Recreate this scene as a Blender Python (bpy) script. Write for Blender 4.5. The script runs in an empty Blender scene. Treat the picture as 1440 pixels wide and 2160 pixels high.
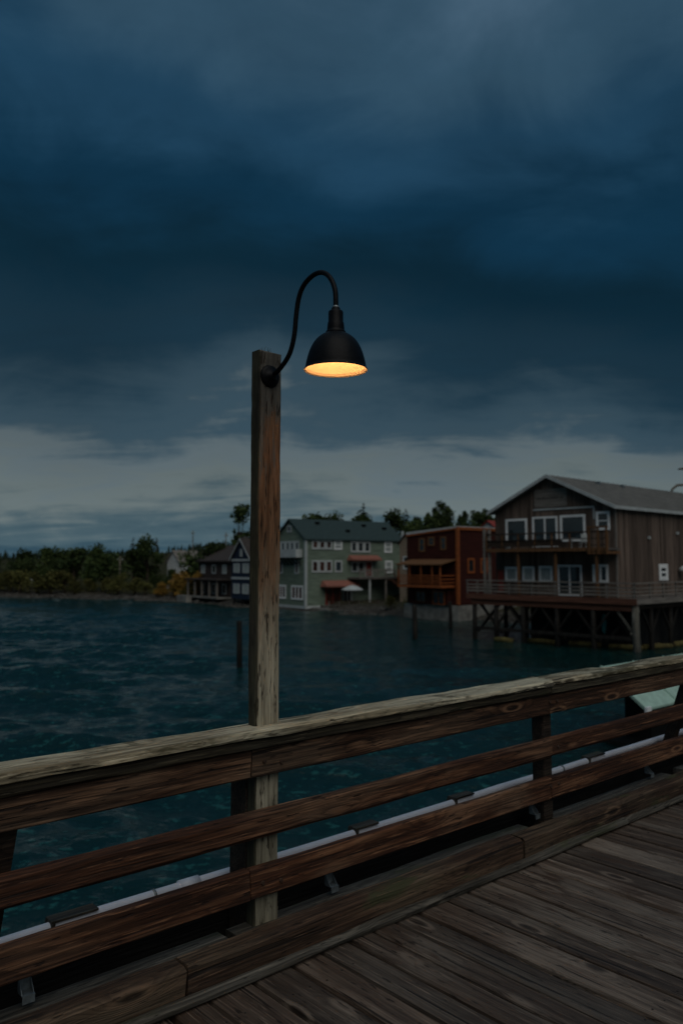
import bpy, math, random
import numpy as np
from mathutils import Vector, noise as mnoise
rnd = random.Random(7)
S = bpy.context.scene
COL = S.collection
R = math.radians

# ------------------------------------------------------------------ camera, sky, sun, exposure
EYE = 5.85                      # eye height above the water
DECK = 4.15                     # pier deck level
cam_d = bpy.data.cameras.new('camera')
cam = bpy.data.objects.new('camera', cam_d); COL.objects.link(cam)
cam.location = (0, 0, EYE)
cam.rotation_euler = (R(95.0), 0, 0)
cam_d.sensor_fit = 'AUTO'; cam_d.sensor_width = 36.0
cam_d.lens = 36.0 * 1670 / 2160
cam_d.shift_y = -40.1 / 2160
cam_d.clip_start = 0.05; cam_d.clip_end = 4000
cam_d.dof.use_dof = True
cam_d.dof.focus_distance = 3.35
cam_d.dof.aperture_fstop = 2.4
S.camera = cam
S.render.resolution_x = 682; S.render.resolution_y = 1024
S.view_settings.view_transform = 'Standard'
S.view_settings.look = 'None'
S.view_settings.exposure = 0.2
S.view_settings.gamma = 1.0
S.view_settings.use_curve_mapping = False

SKY_OFF = 7.9
SUN_EL, SUN_AZ = 52.0, 166.0     # azimuth clockwise from +Y: high, behind the camera and a little right
W = bpy.data.worlds.new('World'); S.world = W; W.use_nodes = True
nt = W.node_tree; nt.nodes.clear()
def wn(t, **k):
    n = nt.nodes.new(t)
    for a, b in k.items(): setattr(n, a, b)
    return n
def wmath(op, a, b=None, clamp=False):
    n = wn('ShaderNodeMath', operation=op, use_clamp=clamp)
    for i, v in enumerate((a, b)):
        if v is None: continue
        if isinstance(v, (int, float)): n.inputs[i].default_value = v
        else: nt.links.new(v, n.inputs[i])
    return n.outputs[0]
tc = wn('ShaderNodeTexCoord')
sep = wn('ShaderNodeSeparateXYZ'); nt.links.new(tc.outputs['Generated'], sep.inputs[0])
zz = wmath('MAXIMUM', sep.outputs[2], 0.0)
den = wmath('ADD', zz, 0.16)
cx = wmath('DIVIDE', sep.outputs[0], den); cy = wmath('DIVIDE', sep.outputs[1], den)
cmb = wn('ShaderNodeCombineXYZ'); nt.links.new(cx, cmb.inputs[0]); nt.links.new(cy, cmb.inputs[1]); cmb.inputs[2].default_value = 4.3
def wnoise(scale, detail, rough, off=0.0, stretch=(1, 1, 1), dist=0.0, rot=0.0):
    m = wn('ShaderNodeMapping'); m.inputs['Rotation'].default_value = (0, 0, R(rot)); m.inputs['Scale'].default_value = stretch; m.inputs['Location'].default_value = (off, off * 0.7, off * 0.3)
    nt.links.new(cmb.outputs[0], m.inputs[0])
    n = wn('ShaderNodeTexNoise'); n.inputs['Scale'].default_value = scale; n.inputs['Detail'].default_value = detail
    n.inputs['Roughness'].default_value = rough; n.inputs['Distortion'].default_value = dist
    nt.links.new(m.outputs[0], n.inputs['Vector']); return n.outputs[0]
def dnoise(scale, detail, rough, off, stretch, dist=0.0, rot=(0, 0, 0)):
    m = wn('ShaderNodeMapping'); m.inputs['Scale'].default_value = stretch; m.inputs['Location'].default_value = off; m.inputs['Rotation'].default_value = [R(q) for q in rot]
    nt.links.new(tc.outputs['Generated'], m.inputs[0])
    n = wn('ShaderNodeTexNoise'); n.inputs['Scale'].default_value = scale; n.inputs['Detail'].default_value = detail
    n.inputs['Roughness'].default_value = rough; n.inputs['Distortion'].default_value = dist
    nt.links.new(m.outputs[0], n.inputs['Vector']); return n.outputs[0]
n_big = dnoise(1.5, 2, 0.5, (SKY_OFF, 1.7, SKY_OFF * .6), (1, 1, 1.2))
n_mid = dnoise(4.2, 6, 0.55, (3.1, SKY_OFF, 0.4), (1, 1, 1.9), 0.5, (0, 24, 0))
n_fine = wnoise(2.6, 5, 0.6, 1.3, (0.6, 1.15, 1), 0.6, 20)
w1 = wmath('MULTIPLY', wmath('SUBTRACT', n_big, 0.5), wmath('MINIMUM', wmath('MULTIPLY', zz, 1.9), 0.75))
w2 = wmath('MULTIPLY', wmath('SUBTRACT', n_mid, 0.5), wmath('ADD', wmath('MULTIPLY', zz, 0.26), 0.10))
w3 = wmath('MULTIPLY', wmath('SUBTRACT', n_fine, 0.5), 0.10)
el = wmath('ADD', wmath('ADD', zz, w1), wmath('ADD', w2, w3))
ramp = wn('ShaderNodeValToRGB'); nt.links.new(el, ramp.inputs[0])
cr = ramp.color_ramp; cr.interpolation = 'EASE'
stops = [(0.0, (.028, .064, .092)), (0.03, (.050, .088, .110)), (0.065, (.108, .138, .143)), (0.095, (.090, .120, .134)), (0.13, (.030, .058, .080)),
         (0.20, (.0080, .026, .043)), (0.31, (.0028, .0165, .030)), (0.43, (.0038, .0245, .050)), (0.54, (.0105, .041, .078)),
         (0.67, (.025, .062, .100)), (0.84, (.049, .091, .136)), (1.0, (.070, .116, .164))]
while len(cr.elements) < len(stops): cr.elements.new(0.5)
for e, (p, c) in zip(cr.elements, stops): e.position = p; e.color = (*c, 1)
mod = wmath('ADD', wmath('MULTIPLY', wmath('SUBTRACT', n_fine, 0.5), 0.45), wmath('ADD', wmath('MULTIPLY', wmath('SUBTRACT', n_mid, 0.5), 0.60), 1.0))
mulc = wn('ShaderNodeMix', data_type='RGBA', blend_type='MULTIPLY'); mulc.inputs[0].default_value = 1.0
nt.links.new(ramp.outputs[0], mulc.inputs[6]); nt.links.new(mod, mulc.inputs[7])
bg_c = wn('ShaderNodeBackground'); nt.links.new(mulc.outputs[2], bg_c.inputs[0]); bg_c.inputs[1].default_value = 1.0
sky = wn('ShaderNodeTexSky', sky_type='NISHITA'); sky.sun_disc = False
sky.sun_elevation = R(SUN_EL); sky.sun_rotation = R(SUN_AZ)
bg_s = wn('ShaderNodeBackground'); nt.links.new(sky.outputs[0], bg_s.inputs[0]); bg_s.inputs[1].default_value = 0.0004
addn = wn('ShaderNodeAddShader'); nt.links.new(bg_c.outputs[0], addn.inputs[0]); nt.links.new(bg_s.outputs[0], addn.inputs[1])
outw = wn('ShaderNodeOutputWorld'); nt.links.new(addn.outputs[0], outw.inputs[0])

sl = bpy.data.lights.new('sun', 'SUN'); sl.energy = 0.85; sl.angle = R(60); sl.color = (1.0, 0.93, 0.84)
so = bpy.data.objects.new('sun', sl); COL.objects.link(so)
sdir = Vector((math.sin(R(SUN_AZ)) * math.cos(R(SUN_EL)), math.cos(R(SUN_AZ)) * math.cos(R(SUN_EL)), math.sin(R(SUN_EL))))
so.rotation_euler = sdir.to_track_quat('Z', 'Y').to_euler()
so.location = (20, -40, 60)

# ------------------------------------------------------------------ helpers
def link(o, parent=None):
    COL.objects.link(o)
    if parent is not None: o.parent = parent
    return o
def tag(o, label=None, cat=None, group=None, kind=None):
    if label: o['label'] = label
    if cat: o['category'] = cat
    if group: o['group'] = group
    if kind: o['kind'] = kind
    return o
def empty(name, loc=(0, 0, 0), rz=0.0):
    o = bpy.data.objects.new(name, None); o.empty_display_size = 0.3
    o.location = loc; o.rotation_euler = (0, 0, rz); return link(o)
class MB:
    def __init__(s): s.v = []; s.f = []; s.sm = False
    def box(s, x0, x1, y0, y1, z0, z1):
        b = len(s.v)
        s.v += [(x0, y0, z0), (x1, y0, z0), (x1, y1, z0), (x0, y1, z0), (x0, y0, z1), (x1, y0, z1), (x1, y1, z1), (x0, y1, z1)]
        s.f += [tuple(b + i for i in q) for q in ((0, 3, 2, 1), (4, 5, 6, 7), (0, 1, 5, 4), (1, 2, 6, 5), (2, 3, 7, 6), (3, 0, 4, 7))]
        return s
    def poly(s, pts, thick):
        """prism from a polygon (list of 3D points) extruded by vector thick"""
        b = len(s.v); n = len(pts)
        s.v += [tuple(p) for p in pts] + [tuple(p[i] + thick[i] for i in range(3)) for p in pts]
        s.f += [tuple(b + i for i in range(n))[::-1], tuple(b + n + i for i in range(n))]
        s.f += [(b + i, b + (i + 1) % n, b + n + (i + 1) % n, b + n + i) for i in range(n)]
        return s
    def bar(s, a, b_, w, h=None):
        """rectangular bar between two points"""
        h = h or w
        a = Vector(a); b_ = Vector(b_); d = (b_ - a).normalized()
        up = Vector((0, 0, 1)) if abs(d.z) < .95 else Vector((1, 0, 0))
        x = d.cross(up).normalized() * w / 2; y = x.cross(d).normalized() * h / 2
        k = len(s.v)
        for p in (a, b_):
            for sx, sy in ((-1, -1), (1, -1), (1, 1), (-1, 1)): s.v.append(tuple(p + x * sx + y * sy))
        s.f += [(k, k + 1, k + 2, k + 3), (k + 7, k + 6, k + 5, k + 4)] + [(k + i, k + 4 + i, k + 4 + (i + 1) % 4, k + (i + 1) % 4) for i in range(4)]
        return s
    def tube(s, path, rad, n=8, cap=True):
        path = [Vector(p) for p in path]; m = len(path)
        if not isinstance(rad, (list, tuple)): rad = [rad] * m
        k = len(s.v); nrm = None
        for i, p in enumerate(path):
            d = (path[min(i + 1, m - 1)] - path[max(i - 1, 0)]).normalized()
            if nrm is None:
                nrm = d.cross(Vector((0, 0, 1)) if abs(d.z) < .9 else Vector((1, 0, 0))).normalized()
            else: nrm = (nrm - d * nrm.dot(d)).normalized()
            bi = d.cross(nrm)
            for j in range(n):
                a = 2 * math.pi * j / n
                s.v.append(tuple(p + (nrm * math.cos(a) + bi * math.sin(a)) * rad[i]))
        for i in range(m - 1):
            for j in range(n):
                s.f.append((k + i * n + j, k + i * n + (j + 1) % n, k + (i + 1) * n + (j + 1) % n, k + (i + 1) * n + j))
        if cap: s.f += [tuple(k + j for j in range(n))[::-1], tuple(k + (m - 1) * n + j for j in range(n))]
        return s
    def lathe(s, prof, n=32, c=(0, 0, 0)):
        k = len(s.v); m = len(prof)
        for r, z in prof:
            for j in range(n):
                a = 2 * math.pi * j / n; s.v.append((c[0] + r * math.cos(a), c[1] + r * math.sin(a), c[2] + z))
        for i in range(m - 1):
            for j in range(n):
                s.f.append((k + i * n + j, k + i * n + (j + 1) % n, k + (i + 1) * n + (j + 1) % n, k + (i + 1) * n + j))
        return s
    def mesh(s, name, mat):
        me = bpy.data.meshes.new(name); me.from_pydata(s.v, [], s.f); me.update()
        if mat: me.materials.append(mat)
        if s.sm: me.polygons.foreach_set('use_smooth', [True] * len(me.polygons))
        return me
    def build(s, name, mat, parent=None, loc=(0, 0, 0), rz=0.0):
        o = bpy.data.objects.new(name, s.mesh(name, mat)); o.location = loc; o.rotation_euler = (0, 0, rz)
        return link(o, parent)
def smooth(mb): mb.sm = True; return mb

def board(L, Wd, T, cham=0.004, seg=10, jit=0.0015, seed=0, wane=0.0, endj=0.004):
    """a sawn timber: X length (0..L), Y width, Z thickness, chamfered and slightly uneven"""
    m = MB(); r = random.Random(seed); h, t = Wd / 2, T / 2
    sec = [(-h + cham, -t), (h - cham, -t), (h, -t + cham), (h, t - cham), (h - cham, t), (-h + cham, t), (-h, t - cham), (-h, -t + cham)]
    so = r.uniform(0, 99)
    for i in range(seg + 1):
        x = L * i / seg
        for q, (a, b) in enumerate(sec):
            ja = mnoise.noise((x * 2.2 + so, q * 3.1, seed * .7)) * jit * 2 + r.uniform(-jit, jit) * .5
            jb = mnoise.noise((x * 3.1 + so, q * 2.3, 5 + seed * .7)) * jit * 2
            if wane and b > 0 and abs(a) > h * .5:
                ja -= math.copysign(max(0, mnoise.noise((x * 1.3 + so, a * 9, 3.3))) * wane, a)
                jb -= max(0, mnoise.noise((x * 1.7 + so, a * 9, 8.1))) * wane * .7
            xe = x + (r.uniform(-endj, endj) if i in (0, seg) else 0)
            m.v.append((xe, a + ja, b + jb))
    for i in range(seg):
        for j in range(8):
            m.f.append((i * 8 + j, (i + 1) * 8 + j, (i + 1) * 8 + (j + 1) % 8, i * 8 + (j + 1) % 8)[::-1])
    m.f.append(tuple(range(8))[::-1]); m.f.append(tuple(seg * 8 + j for j in range(8)))
    # outward orientation
    m.f = [tuple(q) for q in m.f]
    return m

# ------------------------------------------------------------------ materials
class NG:
    def __init__(s, name):
        s.m = bpy.data.materials.new(name); s.m.use_nodes = True; s.t = s.m.node_tree
        s.b = s.t.nodes['Principled BSDF']
    def n(s, t, **k):
        q = s.t.nodes.new(t)
        for a, b in k.items(): setattr(q, a, b)
        return q
    def l(s, a, b): s.t.links.new(a, b)
    def set(s, sock, v):
        if isinstance(v, (int, float)): sock.default_value = v
        elif isinstance(v, (tuple, list)): sock.default_value = tuple(v) + ((1,) if len(v) == 3 and len(sock.default_value) == 4 else ())
        else: s.l(v, sock)
    def math(s, op, a, b=None, clamp=False):
        q = s.n('ShaderNodeMath', operation=op, use_clamp=clamp); s.set(q.inputs[0], a)
        if b is not None: s.set(q.inputs[1], b)
        return q.outputs[0]
    def mix(s, f, a, b, mode='MIX'):
        q = s.n('ShaderNodeMix', data_type='RGBA', blend_type=mode); s.set(q.inputs[0], f); s.set(q.inputs[6], a); s.set(q.inputs[7], b); return q.outputs[2]
    def mapping(s, vec, scale=(1, 1, 1), loc=(0, 0, 0)):
        q = s.n('ShaderNodeMapping'); s.l(vec, q.inputs[0]); q.inputs['Scale'].default_value = scale; q.inputs['Location'].default_value = loc; return q.outputs[0]
    def noise(s, vec, scale, detail=4, rough=.55, dist=0.0):
        q = s.n('ShaderNodeTexNoise'); s.l(vec, q.inputs['Vector']); q.inputs['Scale'].default_value = scale
        q.inputs['Detail'].default_value = detail; q.inputs['Roughness'].default_value = rough; q.inputs['Distortion'].default_value = dist
        return q.outputs[0]
    def ss(s, v, lo, hi, a=0.0, b=1.0):
        q = s.n('ShaderNodeMapRange', interpolation_type='SMOOTHSTEP'); s.set(q.inputs[0], v)
        q.inputs[1].default_value = lo; q.inputs[2].default_value = hi; q.inputs[3].default_value = a; q.inputs[4].default_value = b; return q.outputs[0]
    def obj(s, random_shift=True):
        tcn = s.n('ShaderNodeTexCoord'); v = tcn.outputs['Object']
        if not random_shift: return v
        oi = s.n('ShaderNodeObjectInfo'); c = s.n('ShaderNodeCombineXYZ')
        s.l(s.math('MULTIPLY', oi.outputs['Random'], 57.0), c.inputs[0])
        s.l(s.math('MULTIPLY', oi.outputs['Random'], 31.0), c.inputs[1]); s.l(s.math('MULTIPLY', oi.outputs['Random'], 17.0), c.inputs[2])
        a = s.n('ShaderNodeVectorMath', operation='ADD'); s.l(v, a.inputs[0]); s.l(c.outputs[0], a.inputs[1]); return a.outputs[0]
    def bump(s, h, strength=.4, dist=.01):
        q = s.n('ShaderNodeBump'); q.inputs['Strength'].default_value = strength; q.inputs['Distance'].default_value = dist
        s.l(h, q.inputs['Height']); s.l(q.outputs[0], s.b.inputs['Normal'])
    def fin(s, col=None, rough=.7, spec=.3, metal=0.0):
        if col is not None: s.set(s.b.inputs['Base Color'], col)
        s.set(s.b.inputs['Roughness'], rough); s.b.inputs['Specular IOR Level'].default_value = spec; s.b.inputs['Metallic'].default_value = metal
        return s.m

def plain(name, c, rough=.7, spec=.3, metal=0.0, var=.25, scale=3.0, random_obj=0.0):
    g = NG(name); v = g.obj(); k = g.noise(v, scale, 5, .6)
    f = g.ss(k, .25, .75, 1 - var, 1 + var)
    if random_obj:
        oi = g.n('ShaderNodeObjectInfo'); f = g.math('MULTIPLY', f, g.math('ADD', g.math('MULTIPLY', oi.outputs['Random'], random_obj), 1 - random_obj / 2))
    q = g.n('ShaderNodeVectorMath', operation='SCALE'); q.inputs[0].default_value = c; g.l(f, q.inputs[3])
    g.bump(k, .2, .01)
    return g.fin(q.outputs[0], rough, spec, metal)

def wood(name, dark, mid, light, grey=(.2, .19, .17), wear=.5, ringdark=.55, knots=True, rough=.72, spec=.28, along='X', con=1.0, stain=None, ring=20.0, bumpd=.004, objvar=.35):
    g = NG(name); v = g.obj()
    if along == 'Z':
        sp = g.n('ShaderNodeSeparateXYZ'); g.l(v, sp.inputs[0]); cb = g.n('ShaderNodeCombineXYZ')
        g.l(sp.outputs[2], cb.inputs[0]); g.l(sp.outputs[0], cb.inputs[1]); g.l(sp.outputs[1], cb.inputs[2]); v = cb.outputs[0]
    streak = g.noise(g.mapping(v, (1.1, 25, 25)), 1.0, 6, .6, .3)
    fiber = g.noise(g.mapping(v, (5, 150, 150)), 1.0, 4, .6)
    low = g.noise(g.mapping(v, (1.1, 3.2, 3.2)), 1.0, 4, .55, .5)
    mids = g.noise(g.mapping(v, (1.5, 88, 88)), 1.0, 5, .65, .2)
    # knots
    vk = g.n('ShaderNodeTexVoronoi'); vk.feature = 'F1'; vk.inputs['Scale'].default_value = 1.0; vk.inputs['Randomness'].default_value = 1.0
    g.l(g.mapping(v, (1.7, 5.0, 6.2)), vk.inputs['Vector'])
    sc = g.n('ShaderNodeSeparateColor'); g.l(vk.outputs['Color'], sc.inputs[0])
    kd = g.math('ADD', vk.outputs['Distance'], g.math('MULTIPLY', g.math('GREATER_THAN', sc.outputs[0], .70), 2.0))
    near = g.ss(kd, 0.0, .42, 1.0, 0.0)
    # growth rings, bent round the knots
    wv = g.n('ShaderNodeTexWave', wave_type='RINGS', rings_direction='X', wave_profile='SAW'); wv.inputs['Scale'].default_value = ring
    wv.inputs['Distortion'].default_value = 1.2; wv.inputs['Detail'].default_value = 2; wv.inputs['Detail Scale'].default_value = 1.3
    dis = g.noise(g.mapping(v, (1.4, 5, 5)), 1.0, 2, .5)
    dv = g.math('ADD', g.math('MULTIPLY', dis, .055), g.math('MULTIPLY', near, .045))
    cb2 = g.n('ShaderNodeCombineXYZ'); g.l(dv, cb2.inputs[1]); g.l(dv, cb2.inputs[2])
    av = g.n('ShaderNodeVectorMath', operation='ADD'); g.l(g.mapping(v, (.06, 1, 1)), av.inputs[0]); g.l(cb2.outputs[0], av.inputs[1])
    md = g.n('ShaderNodeVectorMath', operation='MODULO'); g.l(av.outputs[0], md.inputs[0]); md.inputs[1].default_value = (7, .6, .6)
    g.l(md.outputs[0], wv.inputs['Vector'])
    rg = g.ss(wv.outputs['Fac'], .35, .95)
    base = g.mix(g.ss(streak, .30, .70), dark, mid)
    base = g.mix(g.ss(g.math('MULTIPLY', streak, low), .22, .42), base, light)
    base = g.mix(g.math('MULTIPLY', g.ss(low, .58 - wear * .35, .78 - wear * .2), min(1.0, .3 + wear)), base, grey)
    q = g.n('ShaderNodeVectorMath', operation='SCALE'); g.l(base, q.inputs[0])
    fac = g.math('MULTIPLY', g.math('SUBTRACT', 1.0, g.math('MULTIPLY', rg, (1 - ringdark) * .75)), g.math('MULTIPLY', g.ss(fiber, .2, .8, .66, 1.28), g.ss(mids, .28, .72, 1 - .5 * con, 1 + .42 * con)))
    if objvar:
        oi = g.n('ShaderNodeObjectInfo'); fac = g.math('MULTIPLY', fac, g.math('ADD', g.math('MULTIPLY', oi.outputs['Random'], objvar), 1 - objvar / 2))
    g.l(fac, q.inputs[3]); col = q.outputs[0]
    if knots:
        hole = g.ss(kd, .05, .11, 1.0, 0.0); halo = g.math('MULTIPLY', g.ss(kd, .09, .13), g.ss(kd, .14, .20, 1.0, 0.0))
        col = g.mix(g.math('MULTIPLY', halo, .75), col, light)
        col = g.mix(g.math('MULTIPLY', hole, .8), col, tuple(c * .35 for c in dark))
    if stain:
        st0 = .50 if name.startswith('bleached') else .55
        sn = g.noise(g.mapping(v, (2.0, 7, 7)), 1.0, 5, .65, .6)
        col = g.mix(g.ss(sn, st0, st0 + .13), col, stain)
    scr = g.noise(g.mapping(v, (3.5, 105, 105), (7, 2, 5)), 1.0, 4, .65)
    col = g.mix(g.ss(scr, .58, .68, 0, .55), col, tuple(min(1, c * 1.5) for c in light))
    pit = g.noise(g.mapping(v, (9, 60, 60)), 1.0, 3, .6)
    col = g.mix(g.ss(pit, .60, .68, 0.0, .8), col, tuple(c * .3 for c in dark))
    hgt = g.math('ADD', g.math('MULTIPLY', fiber, .5), g.math('SUBTRACT', g.math('MULTIPLY', streak, .8), g.math('MULTIPLY', rg, .3)))
    hgt = g.math('ADD', hgt, g.math('MULTIPLY', mids, .7))
    crack = g.ss(g.noise(g.mapping(v, (.9, 38, 38), (3, 3, 3)), 1.0, 3, .5), .635, .675)
    col = g.mix(g.math('MULTIPLY', crack, .85), col, (.006, .004, .003)); hgt = g.math('SUBTRACT', hgt, crack)
    hgt = g.math('SUBTRACT', hgt, g.ss(pit, .62, .76, 0, .6))
    g.bump(hgt, .95, bumpd * 1.3)
    return g.fin(col, rough, spec)

def siding(name, c, var=.6, streak=True, along='Z', rough=.85, grey=None):
    """weathered boards: each board (mesh island) its own tone, streaks along the board"""
    g = NG(name); v = g.obj(False); ge = g.n('ShaderNodeNewGeometry')
    rp = ge.outputs['Random Per Island']
    f = g.math('ADD', g.math('MULTIPLY', rp, var), 1 - var / 2)
    st = g.noise(g.mapping(v, (9, 9, .5) if along == 'Z' else (.5, .5, 9)), 1.0, 6, .65)
    f = g.math('MULTIPLY', f, g.ss(st, .25, .75, .55, 1.4))
    q = g.n('ShaderNodeVectorMath', operation='SCALE'); q.inputs[0].default_value = c; g.l(f, q.inputs[3])
    col = q.outputs[0]
    if grey: col = g.mix(g.ss(g.noise(v, .6, 4, .6), .45, .7), col, grey)
    g.bump(st, .3, .02)
    return g.fin(col, rough, .2)

M = {}
M['rail'] = wood('stained_rail_timber', (.030, .011, .005), (.105, .041, .018), (.215, .108, .056), grey=(.160, .104, .066), wear=.26, ringdark=.45, con=1.25)
M['fascia'] = wood('weathered_fascia_timber', (.030, .013, .006), (.090, .042, .021), (.205, .112, .062), grey=(.145, .098, .062), wear=.38, ringdark=.38, ring=16, con=1.25)
M['cap'] = wood('bleached_cap_timber', (.170, .135, .080), (.400, .345, .230), (.540, .480, .340), grey=(.430, .400, .290), wear=.55, ringdark=.8, stain=(.085, .075, .042), rough=.8, knots=True)
M['subcap'] = wood('mossy_subcap_timber', (.030, .024, .014), (.070, .056, .034), (.120, .100, .062), grey=(.085, .080, .055), wear=.4, stain=(.030, .030, .014))
M['deck'] = wood('deck_plank_timber', (.040, .026, .018), (.094, .068, .050), (.168, .132, .102), grey=(.148, .124, .100), wear=.50, ringdark=.8, stain=(.050, .030, .019), con=.5, ring=26, rough=.62, spec=.4, objvar=.9)
M['curb'] = wood('curb_timber', (.028, .015, .008), (.070, .040, .024), (.145, .092, .056), grey=(.095, .072, .046), wear=.45, ringdark=.6, stain=(.045, .045, .020))
M['strip'] = wood('curb_strip_timber', (.040, .034, .025), (.080, .070, .054), (.130, .116, .092), grey=(.095, .090, .075), wear=.5, stain=(.050, .052, .028))
M['darkpost'] = wood('dark_rail_post_timber', (.020, .013, .009), (.042, .027, .018), (.065, .042, .028), grey=(.05, .042, .03), wear=.3)
M['creosote'] = wood('creosoted_timber', (.006, .006, .006), (.012, .012, .011), (.02, .019, .017), grey=(.02, .02, .018), wear=.2, knots=False)
M['pile'] = wood('wet_pile_timber', (.008, .007, .006), (.018, .016, .013), (.034, .031, .025), grey=(.030, .028, .023), wear=.4, along='Z', knots=False, ring=8, bumpd=.02)
M['palepile'] = wood('pale_pile_timber', (.07, .068, .055), (.15, .145, .12), (.24, .23, .19), grey=(.16, .16, .14), wear=.4, along='Z', knots=False, ring=8, bumpd=.02)
M['pipe'] = plain('white_pvc', (.70, .73, .80), .35, .5, var=.06, scale=8)
M['galv'] = plain('galvanised_steel', (.20, .23, .24), .5, .5, .6, var=.35, scale=25)
M['rust'] = plain('rusty_iron', (.060, .036, .024), .7, .4, .3, var=.4, scale=40)
M['black'] = plain('black_enamel', (.0025, .003, .004), .5, .14, var=.3, scale=30)
M['glass'] = plain('dark_window_glass', (.018, .026, .030), .08, .6, var=.4, scale=.8)
M['glassr'] = plain('brown_blind_glass', (.055, .018, .010), .25, .5, var=.5, scale=1.5, random_obj=.9)
M['curtain'] = plain('pale_curtain_glass', (.30, .34, .33), .3, .5, var=.2, scale=3)
M['white'] = plain('white_trim_paint', (.76, .79, .79), .6, .3, var=.12, scale=2)
M['offwhite'] = plain('grey_white_paint', (.42, .46, .46), .6, .3, var=.15, scale=2)
M['orange'] = plain('orange_trim_paint', (.26, .075, .020), .6, .3, var=.3, scale=3)
M['awning'] = plain('faded_red_canvas', (.25, .105, .078), .8, .2, var=.15, scale=2)
M['concrete'] = plain('stained_concrete', (.22, .22, .20), .85, .2, var=.4, scale=1.2)
M['groof'] = plain('dark_green_shingles', (.030, .052, .052), .8, .25, var=.3, scale=5)
M['barnroof'] = plain('weathered_sheet_roof', (.145, .142, .128), .7, .3, var=.3, scale=1.2)
M['brownroof'] = plain('brown_shake_roof', (.050, .042, .038), .85, .2, var=.3, scale=3)
M['barn'] = siding('barn_board_siding', (.118, .088, .070), .85)
M['barnside'] = M['barn']
M['green'] = siding('green_clapboard', (.158, .208, .160), .06, along='X')
M['red'] = siding('dark_red_siding', (.042, .010, .007), .15, along='X')
M['blue'] = siding('navy_siding', (.014, .026, .050), .1, along='X')
M['brown'] = siding('brown_shingle_siding', (.050, .038, .034), .3, along='X')
M['tan'] = siding('tan_siding', (.30, .235, .17), .1, along='X')
M['hwhite'] = siding('white_house_siding', (.45, .48, .48), .1, along='X')
M['wdeck'] = siding('grey_deck_boards', (.105, .095, .086), .4, along='X')
M['wrail'] = siding('wharf_rail_boards', (.185, .170, .150), .4, along='X')
M['fasciared'] = siding('red_brown_fascia', (.115, .052, .034), .3, along='X')
M['brownpost'] = siding('brown_stained_post', (.130, .066, .030), .3)
M['rock'] = plain('beach_shingle', (.075, .072, .064), .9, .2, var=.5, scale=3)
M['teal'] = plain('teal_plastic', (.05, .30, .30), .5, .4, var=.2)
M['palegreen'] = plain('pale_green_sheet', (.34, .50, .42), .6, .3, var=.15, scale=4)
M['trunk'] = plain('bark', (.050, .040, .030), .9, .1, var=.4, scale=6)
M['bare'] = plain('bleached_wood', (.14, .125, .10), .9, .1, var=.4, scale=6)
M['redpaint'] = plain('red_paint', (.22, .035, .025), .7, .3, var=.2)

def leafmat(name, c, c2):
    g = NG(name); v = g.obj(); oi = g.n('ShaderNodeObjectInfo'); ge = g.n('ShaderNodeNewGeometry')
    f = g.math('ADD', g.math('MULTIPLY', ge.outputs['Random Per Island'], .5), g.math('MULTIPLY', g.noise(v, .8, 3, .6), .6))
    col = g.mix(g.ss(f, .3, .95), c, c2)
    q = g.n('ShaderNodeVectorMath', operation='SCALE'); g.l(col, q.inputs[0]); g.l(g.math('ADD', g.math('MULTIPLY', oi.outputs['Random'], .6), .7), q.inputs[3])
    return g.fin(q.outputs[0], .8, .15)
M['leaf'] = leafmat('broad_leaves', (.018, .035, .010), (.062, .088, .026))
M['olive'] = leafmat('olive_leaves', (.042, .050, .014), (.130, .120, .034))
M['amber'] = leafmat('amber_leaves', (.150, .095, .016), (.42, .24, .055))
M['needle'] = leafmat('conifer_needles', (.008, .016, .010), (.020, .034, .018))

# water
g = NG('sea_water'); v = g.obj(False)
r0 = g.noise(g.mapping(v, (.55, 1.0, 1)), .95, 3, .5, .3); r1 = g.noise(g.mapping(v, (.75, 1.3, 1)), 2.9, 4, .55, .4); r2 = g.noise(g.mapping(v, (.8, 1.2, 1)), 8.0, 3, .55, .3)
hh = g.math('ADD', g.math('ADD', g.math('MULTIPLY', r1, 1.0), g.math('MULTIPLY', r2, .38)), g.math('MULTIPLY', r0, .8))
g.bump(hh, 1.0, .082)
crest = g.ss(g.math('ADD', g.math('MULTIPLY', r1, .62), g.math('MULTIPLY', r2, .38)), .545, .615)  # light glowing through the crests, painted in as paler teal flecks
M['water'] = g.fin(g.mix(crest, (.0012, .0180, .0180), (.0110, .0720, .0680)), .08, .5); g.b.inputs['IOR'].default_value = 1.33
# land
g = NG('shore_land'); v = g.obj(False); sp = g.n('ShaderNodeSeparateXYZ'); g.l(v, sp.inputs[0])
nn = g.noise(v, .35, 6, .65); n2 = g.noise(v, 2.2, 5, .7)
cg = g.mix(g.ss(nn, .35, .65), (.020, .024, .010), (.045, .042, .018))
cs = g.mix(g.ss(n2, .35, .7), (.028, .026, .022), (.085, .080, .068))
g.bump(n2, .6, .2)
M['land'] = g.fin(g.mix(g.ss(g.math('ADD', sp.outputs[2], g.math('MULTIPLY', nn, .8)), .9, 1.6), cs, cg), .95, .1)

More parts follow.
